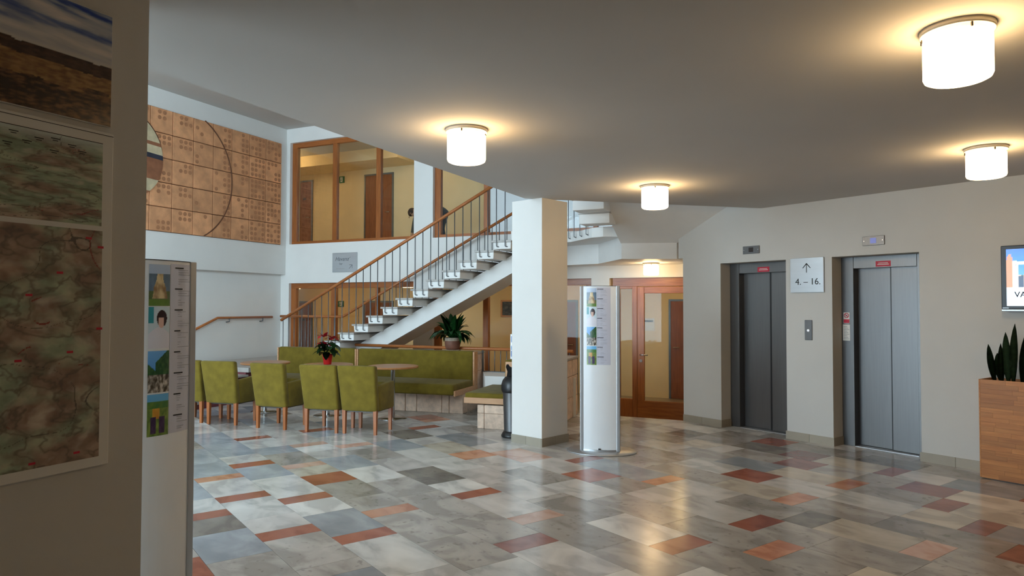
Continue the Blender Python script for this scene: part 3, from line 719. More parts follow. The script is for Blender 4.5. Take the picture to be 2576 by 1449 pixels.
def indicator(label, u0, u1, z0, z1, m):
    t = thing('floor_indicator', label, 'indicator', EF, ((u0 + u1) / 2, 0, z0)); w = (u1 - u0) / 2; h = z1 - z0
    MB().box(-w, w, -0.012, -0.0005, 0, h, 0.003, 1).build('plate', 'steel', t)
    MB().box(-0.032, 0.032, -0.015, -0.012, h * 0.22, h * 0.80).build('display', m, t)
    for s in (-1, 1): MB().disc_y(s * (w - 0.02), -0.014, h / 2, 0.005, 0.002, 10).build('screw', 'chrome', t)
indicator('steel floor indicator plate with dark display above the first lift', -1.2, -0.955, 2.281, 2.381, 'indicator_off')
indicator('steel floor indicator plate with bluish display above the second lift', 0.353, 0.595, 2.282, 2.384, 'indicator_on')
sgn = thing('floor_sign', 'square brushed metal sign with arrow and floor numbers between the lifts', 'sign', EF, (-0.31, 0, 1.774))
MB().box(-0.212, 0.212, -0.022, -0.006, 0, 0.412, 0.002, 1).build('plate', 'sign_plate', sgn)
for sx in (-0.15, 0.15): MB().box(sx - 0.01, sx + 0.01, -0.006, -0.0005, 0.19, 0.22).build('standoff', 'steel', sgn)
lettering('4. \u2013 16.', 0.108, 'black_ink', sgn, (0.015, -0.0225, 0.125), name='lettering')
m = MB(); m.box(-0.004, 0.004, -0.0235, -0.0222, 0.235, 0.345); m.prism_y([(-0.052, 0.292), (-0.046, 0.287), (0.004, 0.339), (0.0, 0.35), (-0.004, 0.347)], -0.0235, -0.0222); m.prism_y([(0.052, 0.292), (0.046, 0.287), (-0.004, 0.339), (0.0, 0.35), (0.004, 0.347)], -0.0235, -0.0222); m.build('arrow', 'black_ink', sgn)
bt = thing('call_button_panel', 'narrow steel lift call panel with one lit button', 'button panel', EF, (-0.302, 0, 1.207))
MB().box(-0.047, 0.047, -0.010, -0.0005, 0, 0.238, 0.003, 1).build('plate', 'steel', bt); MB().disc_y(0.0, -0.016, 0.115, 0.013, 0.006, 16).build('button', 'button_white', bt); MB().disc_y(0.0, -0.0125, 0.115, 0.02, 0.003, 18).build('button_ring', 'chrome', bt)

# ------------------------------------------------------------------ television, planter
tv = thing('television', 'flat black television mounted on the wall above the planter', 'television', EF, (2.26, -0.02, 1.563))
MB().box(-0.55, 0.55, -0.07, -0.005, 0.02, 0.62, 0.006, 2).build('housing', 'black_plastic', tv)
MB().box(-0.55, 0.55, -0.071, -0.004, 0.0, 0.02, 0.003, 1).build('lower_trim', 'aluminium', tv)
MB().box(-0.12, 0.12, -0.005, 0.019, 0.2, 0.42).build('wall_mount', 'dark_steel', tv)
def tvcol(u, v):
    if v < 0.30: return (214, 226, 244)
    if v < 0.325: return (250, 250, 255)
    y = (v - 0.325) / 0.675
    if u < 0.10 and y < 0.72 + 0.15 * math.sin(u * 60): return (212, 142, 96) if u < 0.055 else (232, 226, 222)
    if 0.10 <= u < 0.14 and y < 0.30: return (40, 60, 96)
    if y < 0.18 and (u * 40) % 1 < 0.5: return (70, 90, 120)
    if y < 0.36 + 0.05 * math.sin(u * 40): return (224, 200, 180) if (u * 14) % 1 < 0.6 else (60, 96, 70)
    c = mixc((110, 190, 250), (20, 110, 226), y)
    return mixc(c, (240, 246, 255), 1 if 0.62 < y + 0.25 * u < 0.70 else 0)
print_grid('screen', tv, 90, 60, lambda u, v: (-0.505 + 1.01 * u, -0.0715, 0.05 + 0.535 * v), tvcol, 'screen')
lettering('VA', 0.075, 'jeans', tv, (-0.395, -0.0722, 0.155), name='screen_lettering')
MB().box(-0.54, -0.49, -0.0715, -0.071, 0.028, 0.034).build('badge', 'aluminium', tv)

# planter: front corner at (4.401, 6.586) on the floor, front along (0.593,-0.805)
PF = ((4.401, 6.586), EF[1])
pl = thing('wooden_planter', 'tall box planter of glued oak staves standing in front of the lift wall', 'planter', PF, (0, 0, 0))
PW, PD, PH = 0.95, 0.28, 0.925
MB().box(0.012, PW - 0.012, 0.012, 0.03, 0.008, PH - 0.004).build('inner_panel', 'beech', pl)
MB().box(0.0, 0.012, 0.0, PD, 0.008, PH, 0.002, 1).build('side_panel', 'stave_wood', pl); MB().box(PW - 0.012, PW, 0.0, PD, 0.008, PH, 0.002, 1).build('side_panel', 'stave_wood', pl); MB().box(0.012, PW - 0.012, PD - 0.012, PD, 0.008, PH, 0.002, 1).build('back_panel', 'stave_wood', pl)
MB().box(0.012, PW - 0.012, 0.03, PD - 0.012, PH - 0.09, PH - 0.05).build('soil', 'soil', pl); MB().box(0.03, PW - 0.03, 0.03, PD - 0.03, 0.0, 0.008).build('base', 'black_plastic', pl)
rows = 21; hh = (PH - 0.008) / rows
for r in range(rows):
    x = 0.012
    while x < PW - 0.0125:
        l = rnd.choice((0.22, 0.30, 0.38, 0.46)); 
        if x == 0.012: l = rnd.uniform(0.10, 0.4)
        x1 = min(PW - 0.012, x + l)
        if PW - 0.012 - x1 < 0.06: x1 = PW - 0.012
        MB().box(x + 0.0003, x1 - 0.0003, 0.0, 0.012, 0.008 + r * hh + 0.0003, 0.008 + (r + 1) * hh - 0.0003).build('stave', 'stave_wood', pl); x = x1

def leaf_mesh(name, m, length, width, droop, lift_, curl=0.2, n=8, tip=1.0):
    """a leaf that rises along +x with given lift then droops; folded along its midrib"""
    bm = bmesh.new(); rows_ = []
    x = z = 0.0; ang = lift_
    for i in range(n + 1):
        s = i / n
        w = width * (math.sin(math.pi * min(1, s * 0.93 + 0.05)) ** 0.8) * (1 - 0.2 * s * tip)
        if i == n: w = width * 0.03
        rows_.append([bm.verts.new((x, -w / 2, z + curl * w)), bm.verts.new((x, 0, z)), bm.verts.new((x, w / 2, z + curl * w))])
        ang_i = lift_ - droop * s; x += math.cos(ang_i) * length / n; z += math.sin(ang_i) * length / n
    for a, b in zip(rows_, rows_[1:]):
        for k in range(2):
            f = bm.faces.new((a[k], b[k], b[k + 1], a[k + 1])); f.smooth = True
    ext = bmesh.ops.solidify(bm, geom=bm.faces[:], thickness=0.0008)
    bmesh.ops.recalc_face_normals(bm, faces=bm.faces)
    me = bpy.data.meshes.new(name); bm.to_mesh(me); bm.free(); me.materials.append(MATS[m]); return me

sp = thing('snake_plant', 'dark green snake plant with stiff pointed leaves in the wooden planter', 'plant', PF, (0.30, 0.14, PH - 0.05))
sl = [leaf_mesh('leaf', 'leaf_snake', L_, 0.085, 0.10, R(86), 0.30, 8) for L_ in (0.40, 0.50, 0.30, 0.58)]
for (x, y, k, ln, az) in [(-0.20, -0.02, 0, 16, -30), (-0.165, 0.03, 2, 8, -60), (-0.14, -0.05, 0, 9, -20), (-0.10, 0.0, 1, 5, -50), (-0.07, 0.05, 2, 14, -10), (-0.05, -0.04, 3, 2, -40), (0.0, 0.02, 1, -4, -70), (0.04, -0.03, 3, -3, -25), (0.09, 0.04, 1, -8, -50), (0.15, 0.0, 3, 3, -30), (0.22, -0.03, 1, -6, -45), (0.30, 0.02, 0, -10, -20), (0.38, 0.0, 3, -4, -60)]:
    o = link('leaf', sl[k], sp, loc=(x, y, 0)); o.rotation_euler = (R(ln), 0, R(az))

# ------------------------------------------------------------------ information steles
def photo_castle(u, v):
    n_ = fbm(u * 4, v * 4, 3, 1.3)
    if v > 0.78: return mixc((150, 176, 214), (190, 206, 228), v)
    if v < 0.16: return mixc((120, 146, 70), (96, 130, 58), 0.5 + n_)
    r = abs(u - 0.5)
    if r < 0.36 - 0.5 * (v - 0.16) * 0.7 + 0.1 * n_ and v > 0.18: return mixc((226, 204, 158), (150, 120, 86), 0.5 + 2 * n_)
    return mixc((92, 112, 132), (120, 140, 158), 0.5 + n_) if v > 0.35 else mixc((84, 104, 64), (120, 130, 90), 0.5 + n_)
def photo_portrait(u, v):
    if (u - 0.60) ** 2 / 0.025 + (v - 0.66) ** 2 / 0.030 < 1 and v < 0.74 and abs(u - 0.58) < 0.13: return (226, 186, 170)
    if (u - 0.62) ** 2 / 0.060 + (v - 0.72) ** 2 / 0.042 < 1 and v > 0.50: return (58, 40, 42)
    if v < 0.52 - 0.5 * abs(u - 0.5) ** 1.5: return (226, 224, 234)
    return (60, 150, 160) if u < 0.25 and v > 0.6 else (206, 222, 230)
def photo_stream(u, v):
    n_ = fbm(u * 7, v * 7, 4, 4.1)
    if v > 0.72 + 0.5 * abs(u - 0.35) - 0.2 * (u < 0.35): return mixc((70, 140, 220), (120, 180, 236), v)
    if v > 0.42: return mixc((36, 74, 44), (70, 110, 60), 0.5 + 2 * n_)
    return mixc((70, 62, 50), (206, 196, 184), 0.42 + 2.4 * n_)
def photo_boots(u, v):
    n_ = fbm(u * 6, v * 6, 4, 8.8)
    if v > 0.82: return (110, 180, 226)
    if v > 0.66: return mixc((60, 110, 60), (110, 140, 60), 0.5 + n_)
    if 0.06 < v < 0.46 and (abs(u - 0.28) < 0.13 or abs(u - 0.68) < 0.13): return mixc((54, 40, 72), (92, 70, 96), 0.5 + n_)
    if v > 0.40 and abs(u - 0.4) < 0.16: return mixc((220, 170, 70), (196, 130, 50), 0.5 + n_)
    return mixc((140, 160, 74), (96, 120, 58), 0.5 + 2 * n_)
def stele(label, loc, rz, xo, plate_off=(0.01, 0.06)):
    t = thing('information_stele', label, 'info stele', O, (loc[0], loc[1], 0), rz)
    H = 1.83; W = 0.437; sag = 0.05
    m = MB(); m.lathe([(0, 0.0), (1.0, 0.0), (1.0, 0.008), (0.985, 0.014), (0, 0.014)], 48, (plate_off[0], plate_off[1], 0), True, 0.385, 0.29); m.build('base_plate', 'aluminium', t)
    def yf(x): return -sag * (1 - (2 * x / W) ** 2)
    for sgn_, yb in ((1, 0.0),):
        n = 16; poly = [(-W / 2 + 0.034 + (W - 0.068) * k / n, yf(-W / 2 + 0.034 + (W - 0.068) * k / n)) for k in range(n + 1)]
        poly += [(x, 0.02 - y) for x, y in poly[::-1]]
        MB().prism(poly, 0.035, H - 0.004).build('panel', 'white_gloss', t)
    for s in (-1, 1):
        a, b = sorted((s * W / 2, s * (W / 2 - 0.036)))
        MB().box(a, b, -0.02, 0.045, 0.014, H, 0.004, 2).build('edge_profile', 'aluminium', t)
    n = 16; poly = [(-W / 2 + 0.036 + (W - 0.072) * k / n, yf(-W / 2 + 0.036 + (W - 0.072) * k / n) - 0.003) for k in range(n + 1)]
    poly += [(x, 0.02 - y) for x, y in poly[::-1]]
    MB().prism(poly, H - 0.004, H).build('top_cap', 'dark_steel', t); MB().prism(poly, 0.014, 0.035).build('foot_rail', 'aluminium', t)
    cl = lambda x, z, e=0.0012: (x, yf(x) - e, z)
    px0, px1 = -0.142 + xo, -0.032 + xo
    for k, (z1, f) in enumerate([(1.805, photo_castle), (1.595, photo_portrait), (1.378, photo_stream), (1.165, photo_boots)]):
        z0 = z1 - 0.205
        print_grid('photo_print', t, 36, 60, (lambda z0: (lambda u, v: cl(px0 + (px1 - px0) * u, z0 + 0.205 * v)))(z0), f, 'print_gloss')
    print_grid('text_sheet', t, 8, 4, lambda u, v: cl(px1 + 0.003 + 0.15 * u, 0.962 + 0.85 * v, 0.0008), lambda u, v: (206, 208, 222), 'print_gloss')
    rs = random.Random(5)
    m = MB(); mb_ = MB()
    z = 1.795; k = 0
    while z > 0.975:
        if k % 9 == 0: m.box(px1 + 0.008, px1 + 0.008 + rs.uniform(0.05, 0.08), yf(px1 + 0.05) - 0.0026, yf(px1 + 0.03) - 0.0008, z - 0.006, z)
        elif k % 9 not in (4, 8): mb_.box(px1 + 0.008, px1 + 0.06 + rs.uniform(0.0, 0.06), yf(px1 + 0.07) - 0.0022, yf(px1 + 0.05) - 0.0006, z - 0.0022, z)
        z -= 0.0118; k += 1
    o = m.build('headline_print', 'black_ink', t); o['kind'] = 'stuff'; o = mb_.build('text_print', 'faint_ink', t); o['kind'] = 'stuff'
    MB().box(-0.012, 0.012, -0.062, -0.05, 0.035, 0.05).build('latch', 'dark_steel', t)
    return t
stele('white curved information stele with oval base standing beside the column', (0.972, 7.702), R(-13.4), 0.0)
stele('white curved information stele standing in shade at the end of the poster wall', (-1.786, 3.479), R(59.3), 0.082, (0.0, 0.05))

# ------------------------------------------------------------------ posters on the near wall
ph = thing('landscape_poster', 'unframed landscape photo of a dark hill under blue cloudy sky on the near wall', 'poster', WF, (-0.158, 0, 2.27))
MB().box(-1.15, 0.0, -0.012, -0.0008, 0.0, 0.42, 0.001, 1).build('board', 'paper', ph)
def landc(u, v):
    n1 = fbm(u * 5, v * 9, 5, 2.2); n2 = fbm(u * 30, v * 34, 3, 5.0)
    hill = 0.53 + 0.30 * max(0, 0.72 - u) ** 1.3 * (1.6) + 0.02 * fbm(u * 30, 0, 3, 1.0)
    hill = min(hill, 0.92)
    if v > hill:
        c = mixc((214, 210, 204), (150, 164, 190), (v - hill) * 1.6); cl_ = fbm(u * 3.2, v * 10 + u * 2, 5, 9.0)
        c = mixc(c, (44, 70, 150), max(0, (cl_ - 0.02) * 5) * min(1, (v - 0.55) * 2.6)); return mixc(c, (236, 226, 220), max(0, (-cl_ - 0.03) * 4))
    dd = hill - v
    if dd < 0.10 + 0.05 * n1: return mixc((62, 44, 34), (92, 66, 50), 0.5 + 2 * n2)
    if dd < 0.26 + 0.14 * n1: return mixc((178, 136, 84), (128, 92, 58), 0.5 + 2.2 * n2)
    return mixc((56, 40, 30), (140, 100, 66), 0.38 + 2.4 * n2 + n1)
print_grid('photo_print', ph, 220, 110, lambda u, v: (-1.148 + 1.146 * u, -0.013, 0.002 + 0.416 * v), landc, 'print_gloss')
mp = thing('relief_map_poster', 'framed relief map poster with two map sheets on the near wall', 'poster', WF, (-0.150, 0, 1.012))
MB().box(-1.18, 0.0, -0.018, -0.0008, 0.0, 1.235, 0.003, 1).build('frame_board', 'paper', mp)
def mapc(seed, green):
    def f(u, v):
        n1 = fbm(u * 5, v * 6, 5, seed); n2 = fbm(u * 14, v * 14, 4, seed + 3); rid = abs(fbm(u * 9 + n1, v * 9, 4, seed + 7))
        g = mixc((136, 152, 128), (184, 196, 166), 0.5 + 2 * n2); b = mixc((136, 112, 98), (178, 154, 134), 0.5 + 2 * n2)
        c = mixc(g, b, 0.5 + 3.0 * (n1 - (0.12 if green else -0.06)))
        c = mixc(c, (92, 82, 74), max(0, 0.6 - rid * 9)); c = mixc(c, (216, 208, 190), max(0, (rid - 0.2) * 3))
        if green and v > 0.86: c = mixc(c, (206, 218, 214), (v - 0.86) * 7)
        r2 = abs(fbm(u * 3.3, v * 3.3, 2, seed + 11))
        if r2 < 0.003: c = mixc(c, (70, 64, 60), 0.7)
        r3 = abs(fbm(u * 2.6 + 4, v * 2.6, 2, seed + 17))
        if r3 < 0.0022 and n1 > 0.02: c = (138, 56, 50)
        return c
    return f
print_grid('map_sheet', mp, 330, 120, lambda u, v: (-1.15 + 1.108 * u, -0.0186, 0.882 + 0.305 * v), mapc(1.7, True), 'print_matt')
print_grid('map_sheet', mp, 340, 270, lambda u, v: (-1.15 + 1.112 * u, -0.0186, 0.036 + 0.828 * v), mapc(6.1, False), 'print_matt')
m = MB()
for k in range(14):
    x = -0.60 + (k % 7) * 0.075 + 0.02 * math.sin(k * 5); z = 1.165 - 0.03 * (k // 7) + 0.008 * math.sin(k * 3)
    m.box(x, x + 0.03, -0.0192, -0.0187, z, z + 0.003)
    m.box(x + 0.006, x + 0.024, -0.0192, -0.0187, z - 0.007, z - 0.0045)
m.build('map_caption', 'black_ink', mp)['kind'] = 'stuff'
m = MB()
for k, (x, z) in enumerate([(-0.10, 0.83), (-0.055, 0.80), (-0.055, 0.50), (-0.13, 0.06), (-0.20, 0.70), (-0.30, 0.62), (-0.16, 0.42), (-0.28, 0.05), (-0.33, 0.40)]):
    m.box(x, x + 0.022, -0.0192, -0.0187, z, z + 0.008)
m.build('map_marks', 'label_red', mp)['kind'] = 'stuff'
MB().box(-1.17, -0.002, -0.0192, -0.0182, 1.2215, 1.2235).build('border_line', 'black_ink', mp)
MB().box(-1.15, -0.042, -0.0192, -0.0182, 1.188, 1.190).build('border_line', 'black_ink', mp)

# ------------------------------------------------------------------ ceiling lamps
def lamp(label, x, y, z, group=None, d=0.272, h=0.215):
    t = thing('ceiling_lamp', label, 'lamp', O, (x, y, z), 0, group); r = d / 2
    MB().lathe([(0, 0), (r + 0.012, 0), (r + 0.012, -0.024), (r + 0.006, -0.026), (r + 0.006, -0.006), (0, -0.006)], 40).build('ceiling_ring', 'lamp_metal', t)
    MB().lathe([(r - 0.02, -0.012), (r - 0.02, -0.045)], 40).build('inner_collar', 'lamp_metal', t)
    MB().lathe([(r - 0.025, -0.034), (r - 0.012, -0.036), (r, -0.048), (r, -h), (r - 0.006, -h - 0.014), (r - 0.022, -h - 0.022), (0, -h - 0.026)], 40).build('glass_shade', 'lamp_glass', t)
    for a in (20, 140, 260): MB().box(-0.004, 0.004, -0.004, 0.004, -0.045, -0.02).build('clip', 'dark_steel', t, loc=((r + 0.004) * math.cos(R(a)), (r + 0.004) * math.sin(R(a)), 0), rz=R(a))
    return t
lamp('round white ceiling lamp hanging between the poster wall and the column', -0.323, 4.885, CZ)
lamp('round white ceiling lamp in front of the sloping stair soffit by the column', 1.474, 7.165, CZ)
lamp('large round white ceiling lamp in the middle of the lobby ceiling', 1.994, 3.09, CZ)
lamp('round white ceiling lamp near the lift wall above the television', 3.709, 5.42, CZ)
lamp('small round white lamp under the low soffit above the glazed corridor door', 2.171, 10.85, 2.285, None, 0.235, 0.175)
lamp('unseen round white ceiling lamp added in the lobby behind the viewer', 2.55, -1.6, CZ)  # out of sight, continues the lamp grid; added for illumination
for t_, lb in [(-1.6, 'round lamp lighting the far end of the upper corridor'), (1.9, 'added round lamp hidden in the upper corridor above the middle door')]:  # the second lamp is added out of sight to brighten the corridor walls
    p = wp(CF, t_, 1.6, 0); lamp(lb, p.x, p.y, 5.35)
for t_, y_, lb in [(-1.2, 1.6, 'round lamp in the ground floor corridor before the exit sign'), (2.0, 1.6, 'round lamp in the ground floor corridor behind the stair foot'), (5.2, 1.6, 'round lamp in the ground floor corridor behind the potted plant'), (8.0, 1.7, 'round lamp in the corridor behind the glazed door beside the lifts')]:
    p = wp(CF, t_, y_, 0); lamp(lb, p.x, p.y, 2.25)
# ------------------------------------------------------------------ armchairs (local: sitter faces +y, back on the viewer's side)
def make_chair():
    t = thing('armchair', 'x', 'chair', O)
    W, D_ = 0.50, 0.50; z0 = 0.285
    b = MB(); b.hexa([(-0.245, -0.235, z0), (0.245, -0.235, z0), (0.245, -0.135, z0), (-0.245, -0.135, z0), (-0.268, -0.335, 0.862), (0.262, -0.335, 0.862), (0.262, -0.24, 0.862), (-0.268, -0.24, 0.862)], 0.028, 3)
    b.build('backrest', 'velvet', t, smooth=True)
    b = MB(); b.box(-0.17, 0.17, -0.14, 0.245, z0 + 0.01, 0.455, 0.03, 3); b.build('seat', 'velvet', t, smooth=True)
    for s in (-1, 1):
        x0, x1 = sorted((s * 0.25, s * 0.165))
        b = MB(); b.hexa([(x0, -0.15, z0 + 0.002), (x1, -0.15, z0 + 0.002), (x1, 0.25, z0 + 0.002), (x0, 0.25, z0 + 0.002), (x0, -0.20, 0.60), (x1, -0.20, 0.60), (x1, 0.25, 0.635), (x0, 0.25, 0.635)], 0.02, 3)
        b.build('armrest', 'velvet', t, smooth=True)
    for sx in (-1, 1):
        for y in (-0.205, 0.205):
            x = sx * 0.215; l = MB()
            l.hexa([(x - 0.017, y - 0.017, 0), (x + 0.017, y - 0.017, 0), (x + 0.017, y + 0.017, 0), (x - 0.017, y + 0.017, 0), (x - 0.023, y - 0.023, z0 + 0.03), (x + 0.023, y - 0.023, z0 + 0.03), (x + 0.023, y + 0.023, z0 + 0.03), (x - 0.023, y + 0.023, z0 + 0.03)])
            l.build('leg', 'leg_wood', t)
    MB().box(-0.2, 0.2, -0.19, 0.19, z0 - 0.012, z0 + 0.02).build('seat_base', 'black_plastic', t)
    return t
proto = make_chair()
chairs = [(-1.90, 8.748, -16.5, 'olive green velvet armchair at the table beside the bare end of the row'),
          (-2.415, 8.88, -16.7, 'olive green velvet armchair in front of the poinsettia table'),
          (-3.133, 9.117, -20.3, 'olive green velvet armchair turned a little more than its neighbours, at the far table'),
          (-3.911, 9.445, -16.0, 'olive green velvet armchair beside the maroon step flank'),
          (-4.46, 9.63, -14.0, 'olive green velvet armchair at the outer end of the row by the wall')]
for k, (x, y, a, lb) in enumerate(chairs):
    o = proto if k == 0 else copy_tree(proto)
    # (x, y) is the midpoint of the rear legs
    n_ = Vector((-math.sin(R(a)), math.cos(R(a)))) * 0.205
    o.location = (x + n_.x, y + n_.y, 0); o.rotation_euler = (0, 0, R(a)); o['label'] = lb; o['category'] = 'chair'; o['group'] = 'olive armchairs in a row'

# ------------------------------------------------------------------ round tables
def table(label, x, y):
    t = thing('round_table', label, 'table', O, (x, y, 0), BF[1], 'round cafe tables')
    MB().lathe([(0, 0), (0.205, 0), (0.205, 0.008), (0.19, 0.014), (0, 0.018)], 40).build('base_plate', 'chrome', t)
    MB().lathe([(0.032, 0.016), (0.032, 0.722)], 24).build('pole', 'chrome', t)
    MB().lathe([(0, 0.715), (0.12, 0.715), (0.12, 0.722), (0, 0.722)], 24).build('top_bracket', 'dark_steel', t)
    MB().lathe([(0, 0.722), (0.355, 0.722), (0.362, 0.728), (0.362, 0.744), (0.356, 0.75), (0, 0.75)], 56, smooth=False).build('table_top', 'table_wood', t)
table('round wooden cafe table with steel pole and nothing on it, by the bench end', -1.70, 9.98)
table('round wooden cafe table that carries the poinsettia', -2.70, 10.25)
table('round wooden cafe table at the left end beside the maroon steps', -3.75, 10.62)

# ------------------------------------------------------------------ benches
def stone_row(parent, xs, y0, y1, z0, z1, axis='x'):
    for a, b in zip(xs, xs[1:]):
        m = MB(); j = rnd.uniform(-0.004, 0.004)
        if axis == 'x': m.box(a + 0.004, b - 0.004, y0 + j, y1, z0 + 0.001, z1 - 0.002, 0.004, 1)
        else: m.box(y0 + j, y1, a + 0.004, b - 0.004, z0 + 0.002, z1 - 0.004, 0.006, 1)
        m.build('stone_block', 'stone', parent)
def bench_unit(label, s0, s1, right_end):
    SB = 0.945 if right_end else 0.78
    t = thing('upholstered_bench', label, 'bench', BF, (s1, 0, 0)); L_ = s1 - s0
    xs = [-L_]
    while xs[-1] < -0.45: xs.append(xs[-1] + rnd.choice((0.19, 0.28, 0.42)))
    xs = [x for x in xs if x < -0.3] + [-0.225, 0.0]
    stone_row(t, xs, 0.0, 0.17, 0.0, 0.29)
    MB().box(-L_, -0.01, 0.17, SB - 0.04, 0.0, 0.29).build('base_core', 'stone', t)
    MB().box(-L_ + 0.026, -0.03, -0.298, 0.50, 0.30, 0.462, 0.035, 4).build('seat_cushion', 'velvet', t, smooth=True)
    b = MB(); b.hexa([(-L_ + 0.026, 0.43, 0.44), (-0.03, 0.43, 0.44), (-0.03, 0.56, 0.44), (-L_ + 0.026, 0.56, 0.44), (-L_ + 0.026, 0.46, 0.905), (-0.03, 0.46, 0.905), (-0.03, 0.56, 0.905), (-L_ + 0.026, 0.56, 0.905)], 0.03, 3); b.build('back_cushion', 'velvet', t, smooth=True)
    for x0, x1 in ((-L_, -L_ + 0.025), (-0.028, 0.0)):
        MB().box(x0, x1, -0.29, 0.60, 0.29, 0.37, 0.003, 1).build('seat_rail', 'beech', t)
        MB().box(x0, x1, 0.455, 0.60, 0.372, 0.892, 0.003, 1).build('end_panel', 'beech', t)
    xs = [-L_]
    while xs[-1] < -0.5: xs.append(xs[-1] + 0.42)
    xs = xs[:-1] + [0.0] if len(xs) > 2 else [-L_, 0]
    for z0, z1 in ((0.292, 0.59), (0.59, 0.85)): stone_row(t, xs, 0.602, SB - 0.015, z0, z1)
    MB().box(-L_, 0.0, 0.60, SB, 0.85, 0.88, 0.003, 1).build('shelf_slab', 'stair_marble', t)
bench_unit('long olive upholstered bench with stone base, right part next to the passage', -2.085, 0.0, True)
bench_unit('olive upholstered bench with stone base, left part behind the poinsettia', -3.64, -2.095, False)
# bench facing left, its end towards the lobby
b2 = thing('upholstered_bench', 'olive bench end with wooden edge on rough stone blocks behind the litter bin', 'bench', ((-0.457, 9.193), BF[1]), (0, 0, 0))
stone_row(b2, [0.0, 0.10, 0.56], 0.0, 0.16, 0.0, 0.20); stone_row(b2, [0.0, 0.10, 0.56], 0.0, 0.16, 0.20, 0.31)
MB().box(0.01, 0.56, 0.16, 1.0, 0, 0.31).build('base_core', 'stone', b2)
MB().box(-0.18, 0.40, -0.02, 0.0, 0.325, 0.402, 0.003, 1).build('seat_rail', 'beech', b2)
MB().box(-0.18, 0.44, 0.002, 1.05, 0.33, 0.462, 0.03, 4).build('seat_cushion', 'velvet', b2, smooth=True)
MB().box(0.375, 0.49, 0.015, 1.05, 0.45, 0.905, 0.03, 3).build('back_cushion', 'velvet', b2, smooth=True)
MB().box(0.40, 0.60, -0.02, 0.012, 0.312, 0.885, 0.003, 1).build('end_panel', 'beech', b2)
ys = [0.0, 0.30, 0.62, 0.9, 1.25, 1.6]
for z0, z1 in ((0.0, 0.30), (0.30, 0.60), (0.60, 0.84)): stone_row(b2, ys, 0.602, 0.98, z0, z1, 'y')
MB().box(0.58, 0.995, -0.005, 1.605, 0.84, 0.87, 0.003, 1).build('shelf_slab', 'stair_marble', b2)

# parapet and guard rail towards the lower level behind the benches
pp = MB(); c_ = [Vector((-0.40, 10.45)), Vector((0.30, 10.20)), Vector((0.93, 9.98 + 0.15)), wp(CF, 6.95, -1.26).to_2d(), wp(CF, 5.36, -1.26).to_2d()]
pp.prism([(v.x, v.y) for v in c_], 0.0, 0.56)
struct(pp.build('wall_parapet', 'white_paint'))
gr = thing('guard_rail', 'low wooden guard rail on thin grey balusters behind the olive bench', 'railing', CF)
GZ = 0.923
MB().tube([(2.90, -1.36, GZ), (6.95, -1.36, GZ)], 0.025, 10).build('rail', 'rail_wood', gr)
for k in range(15):
    t_ = 5.42 + k * 0.105
    MB().tube([(t_, -1.36, 0.565), (t_, -1.36, GZ)], 0.0075 if k % 8 else 0.014, 6).build('baluster', 'iron_grey', gr)
MB().box(5.40, 6.95, -1.39, -1.33, 0.56, 0.572).build('foot_bar', 'iron_grey', gr)

# ------------------------------------------------------------------ poinsettia, lily
po = thing('poinsettia', 'red poinsettia in a red plastic pot standing on the round table', 'plant', O, (-2.695, 10.20, 0.75))
MB().lathe([(0, 0), (0.052, 0), (0.056, 0.01), (0.072, 0.125), (0.077, 0.135), (0.077, 0.15), (0.068, 0.15), (0.066, 0.13), (0, 0.13)], 32).build('pot', 'pot_red', po)
MB().lathe([(0, 0.131), (0.064, 0.131), (0, 0.135)], 20).build('soil', 'soil', po)
for k in range(4): MB().tube([(0.01 * k - 0.015, 0, 0.13), (0.03 * math.cos(k * 1.7), 0.03 * math.sin(k * 1.7), 0.28), (0.06 * math.cos(k * 1.7), 0.06 * math.sin(k * 1.7), 0.36)], 0.004, 6).build('stem', 'leaf_dark', po)
gl = [leaf_mesh('leaf', 'leaf_dark', L_, 0.115, dr_, R(li), 0.12) for L_, dr_, li in ((0.18, 1.5, 20), (0.20, 1.1, 15), (0.16, 1.9, 10))]
pr_ = random.Random(11)
for k in range(22):
    az = k * 137.5; h_ = 0.16 + 0.17 * (k / 22)
    o = link('leaf', gl[k % 3], po, loc=(0.035 * math.cos(R(az)), 0.035 * math.sin(R(az)), h_)); o.rotation_euler = (0, R(pr_.uniform(-10, 15)), R(az))
rb = [leaf_mesh('bract', 'bract_red', L_, 0.07, dr_, R(li), 0.1) for L_, dr_, li in ((0.13, 0.9, 25), (0.11, 0.5, 40), (0.14, 1.2, 20))]
for (cx_, cy_, cz_, n_) in ((-0.05, -0.02, 0.40, 8), (0.075, -0.01, 0.37, 7), (-0.02, -0.07, 0.285, 6)):
    for k in range(n_):
        o = link('bract', rb[k % 3], po, loc=(cx_, cy_, cz_)); o.rotation_euler = (R(12) * (-1 if cz_ < 0.3 else 0), R(pr_.uniform(-12, 12)), R(360 / n_ * k + 20))

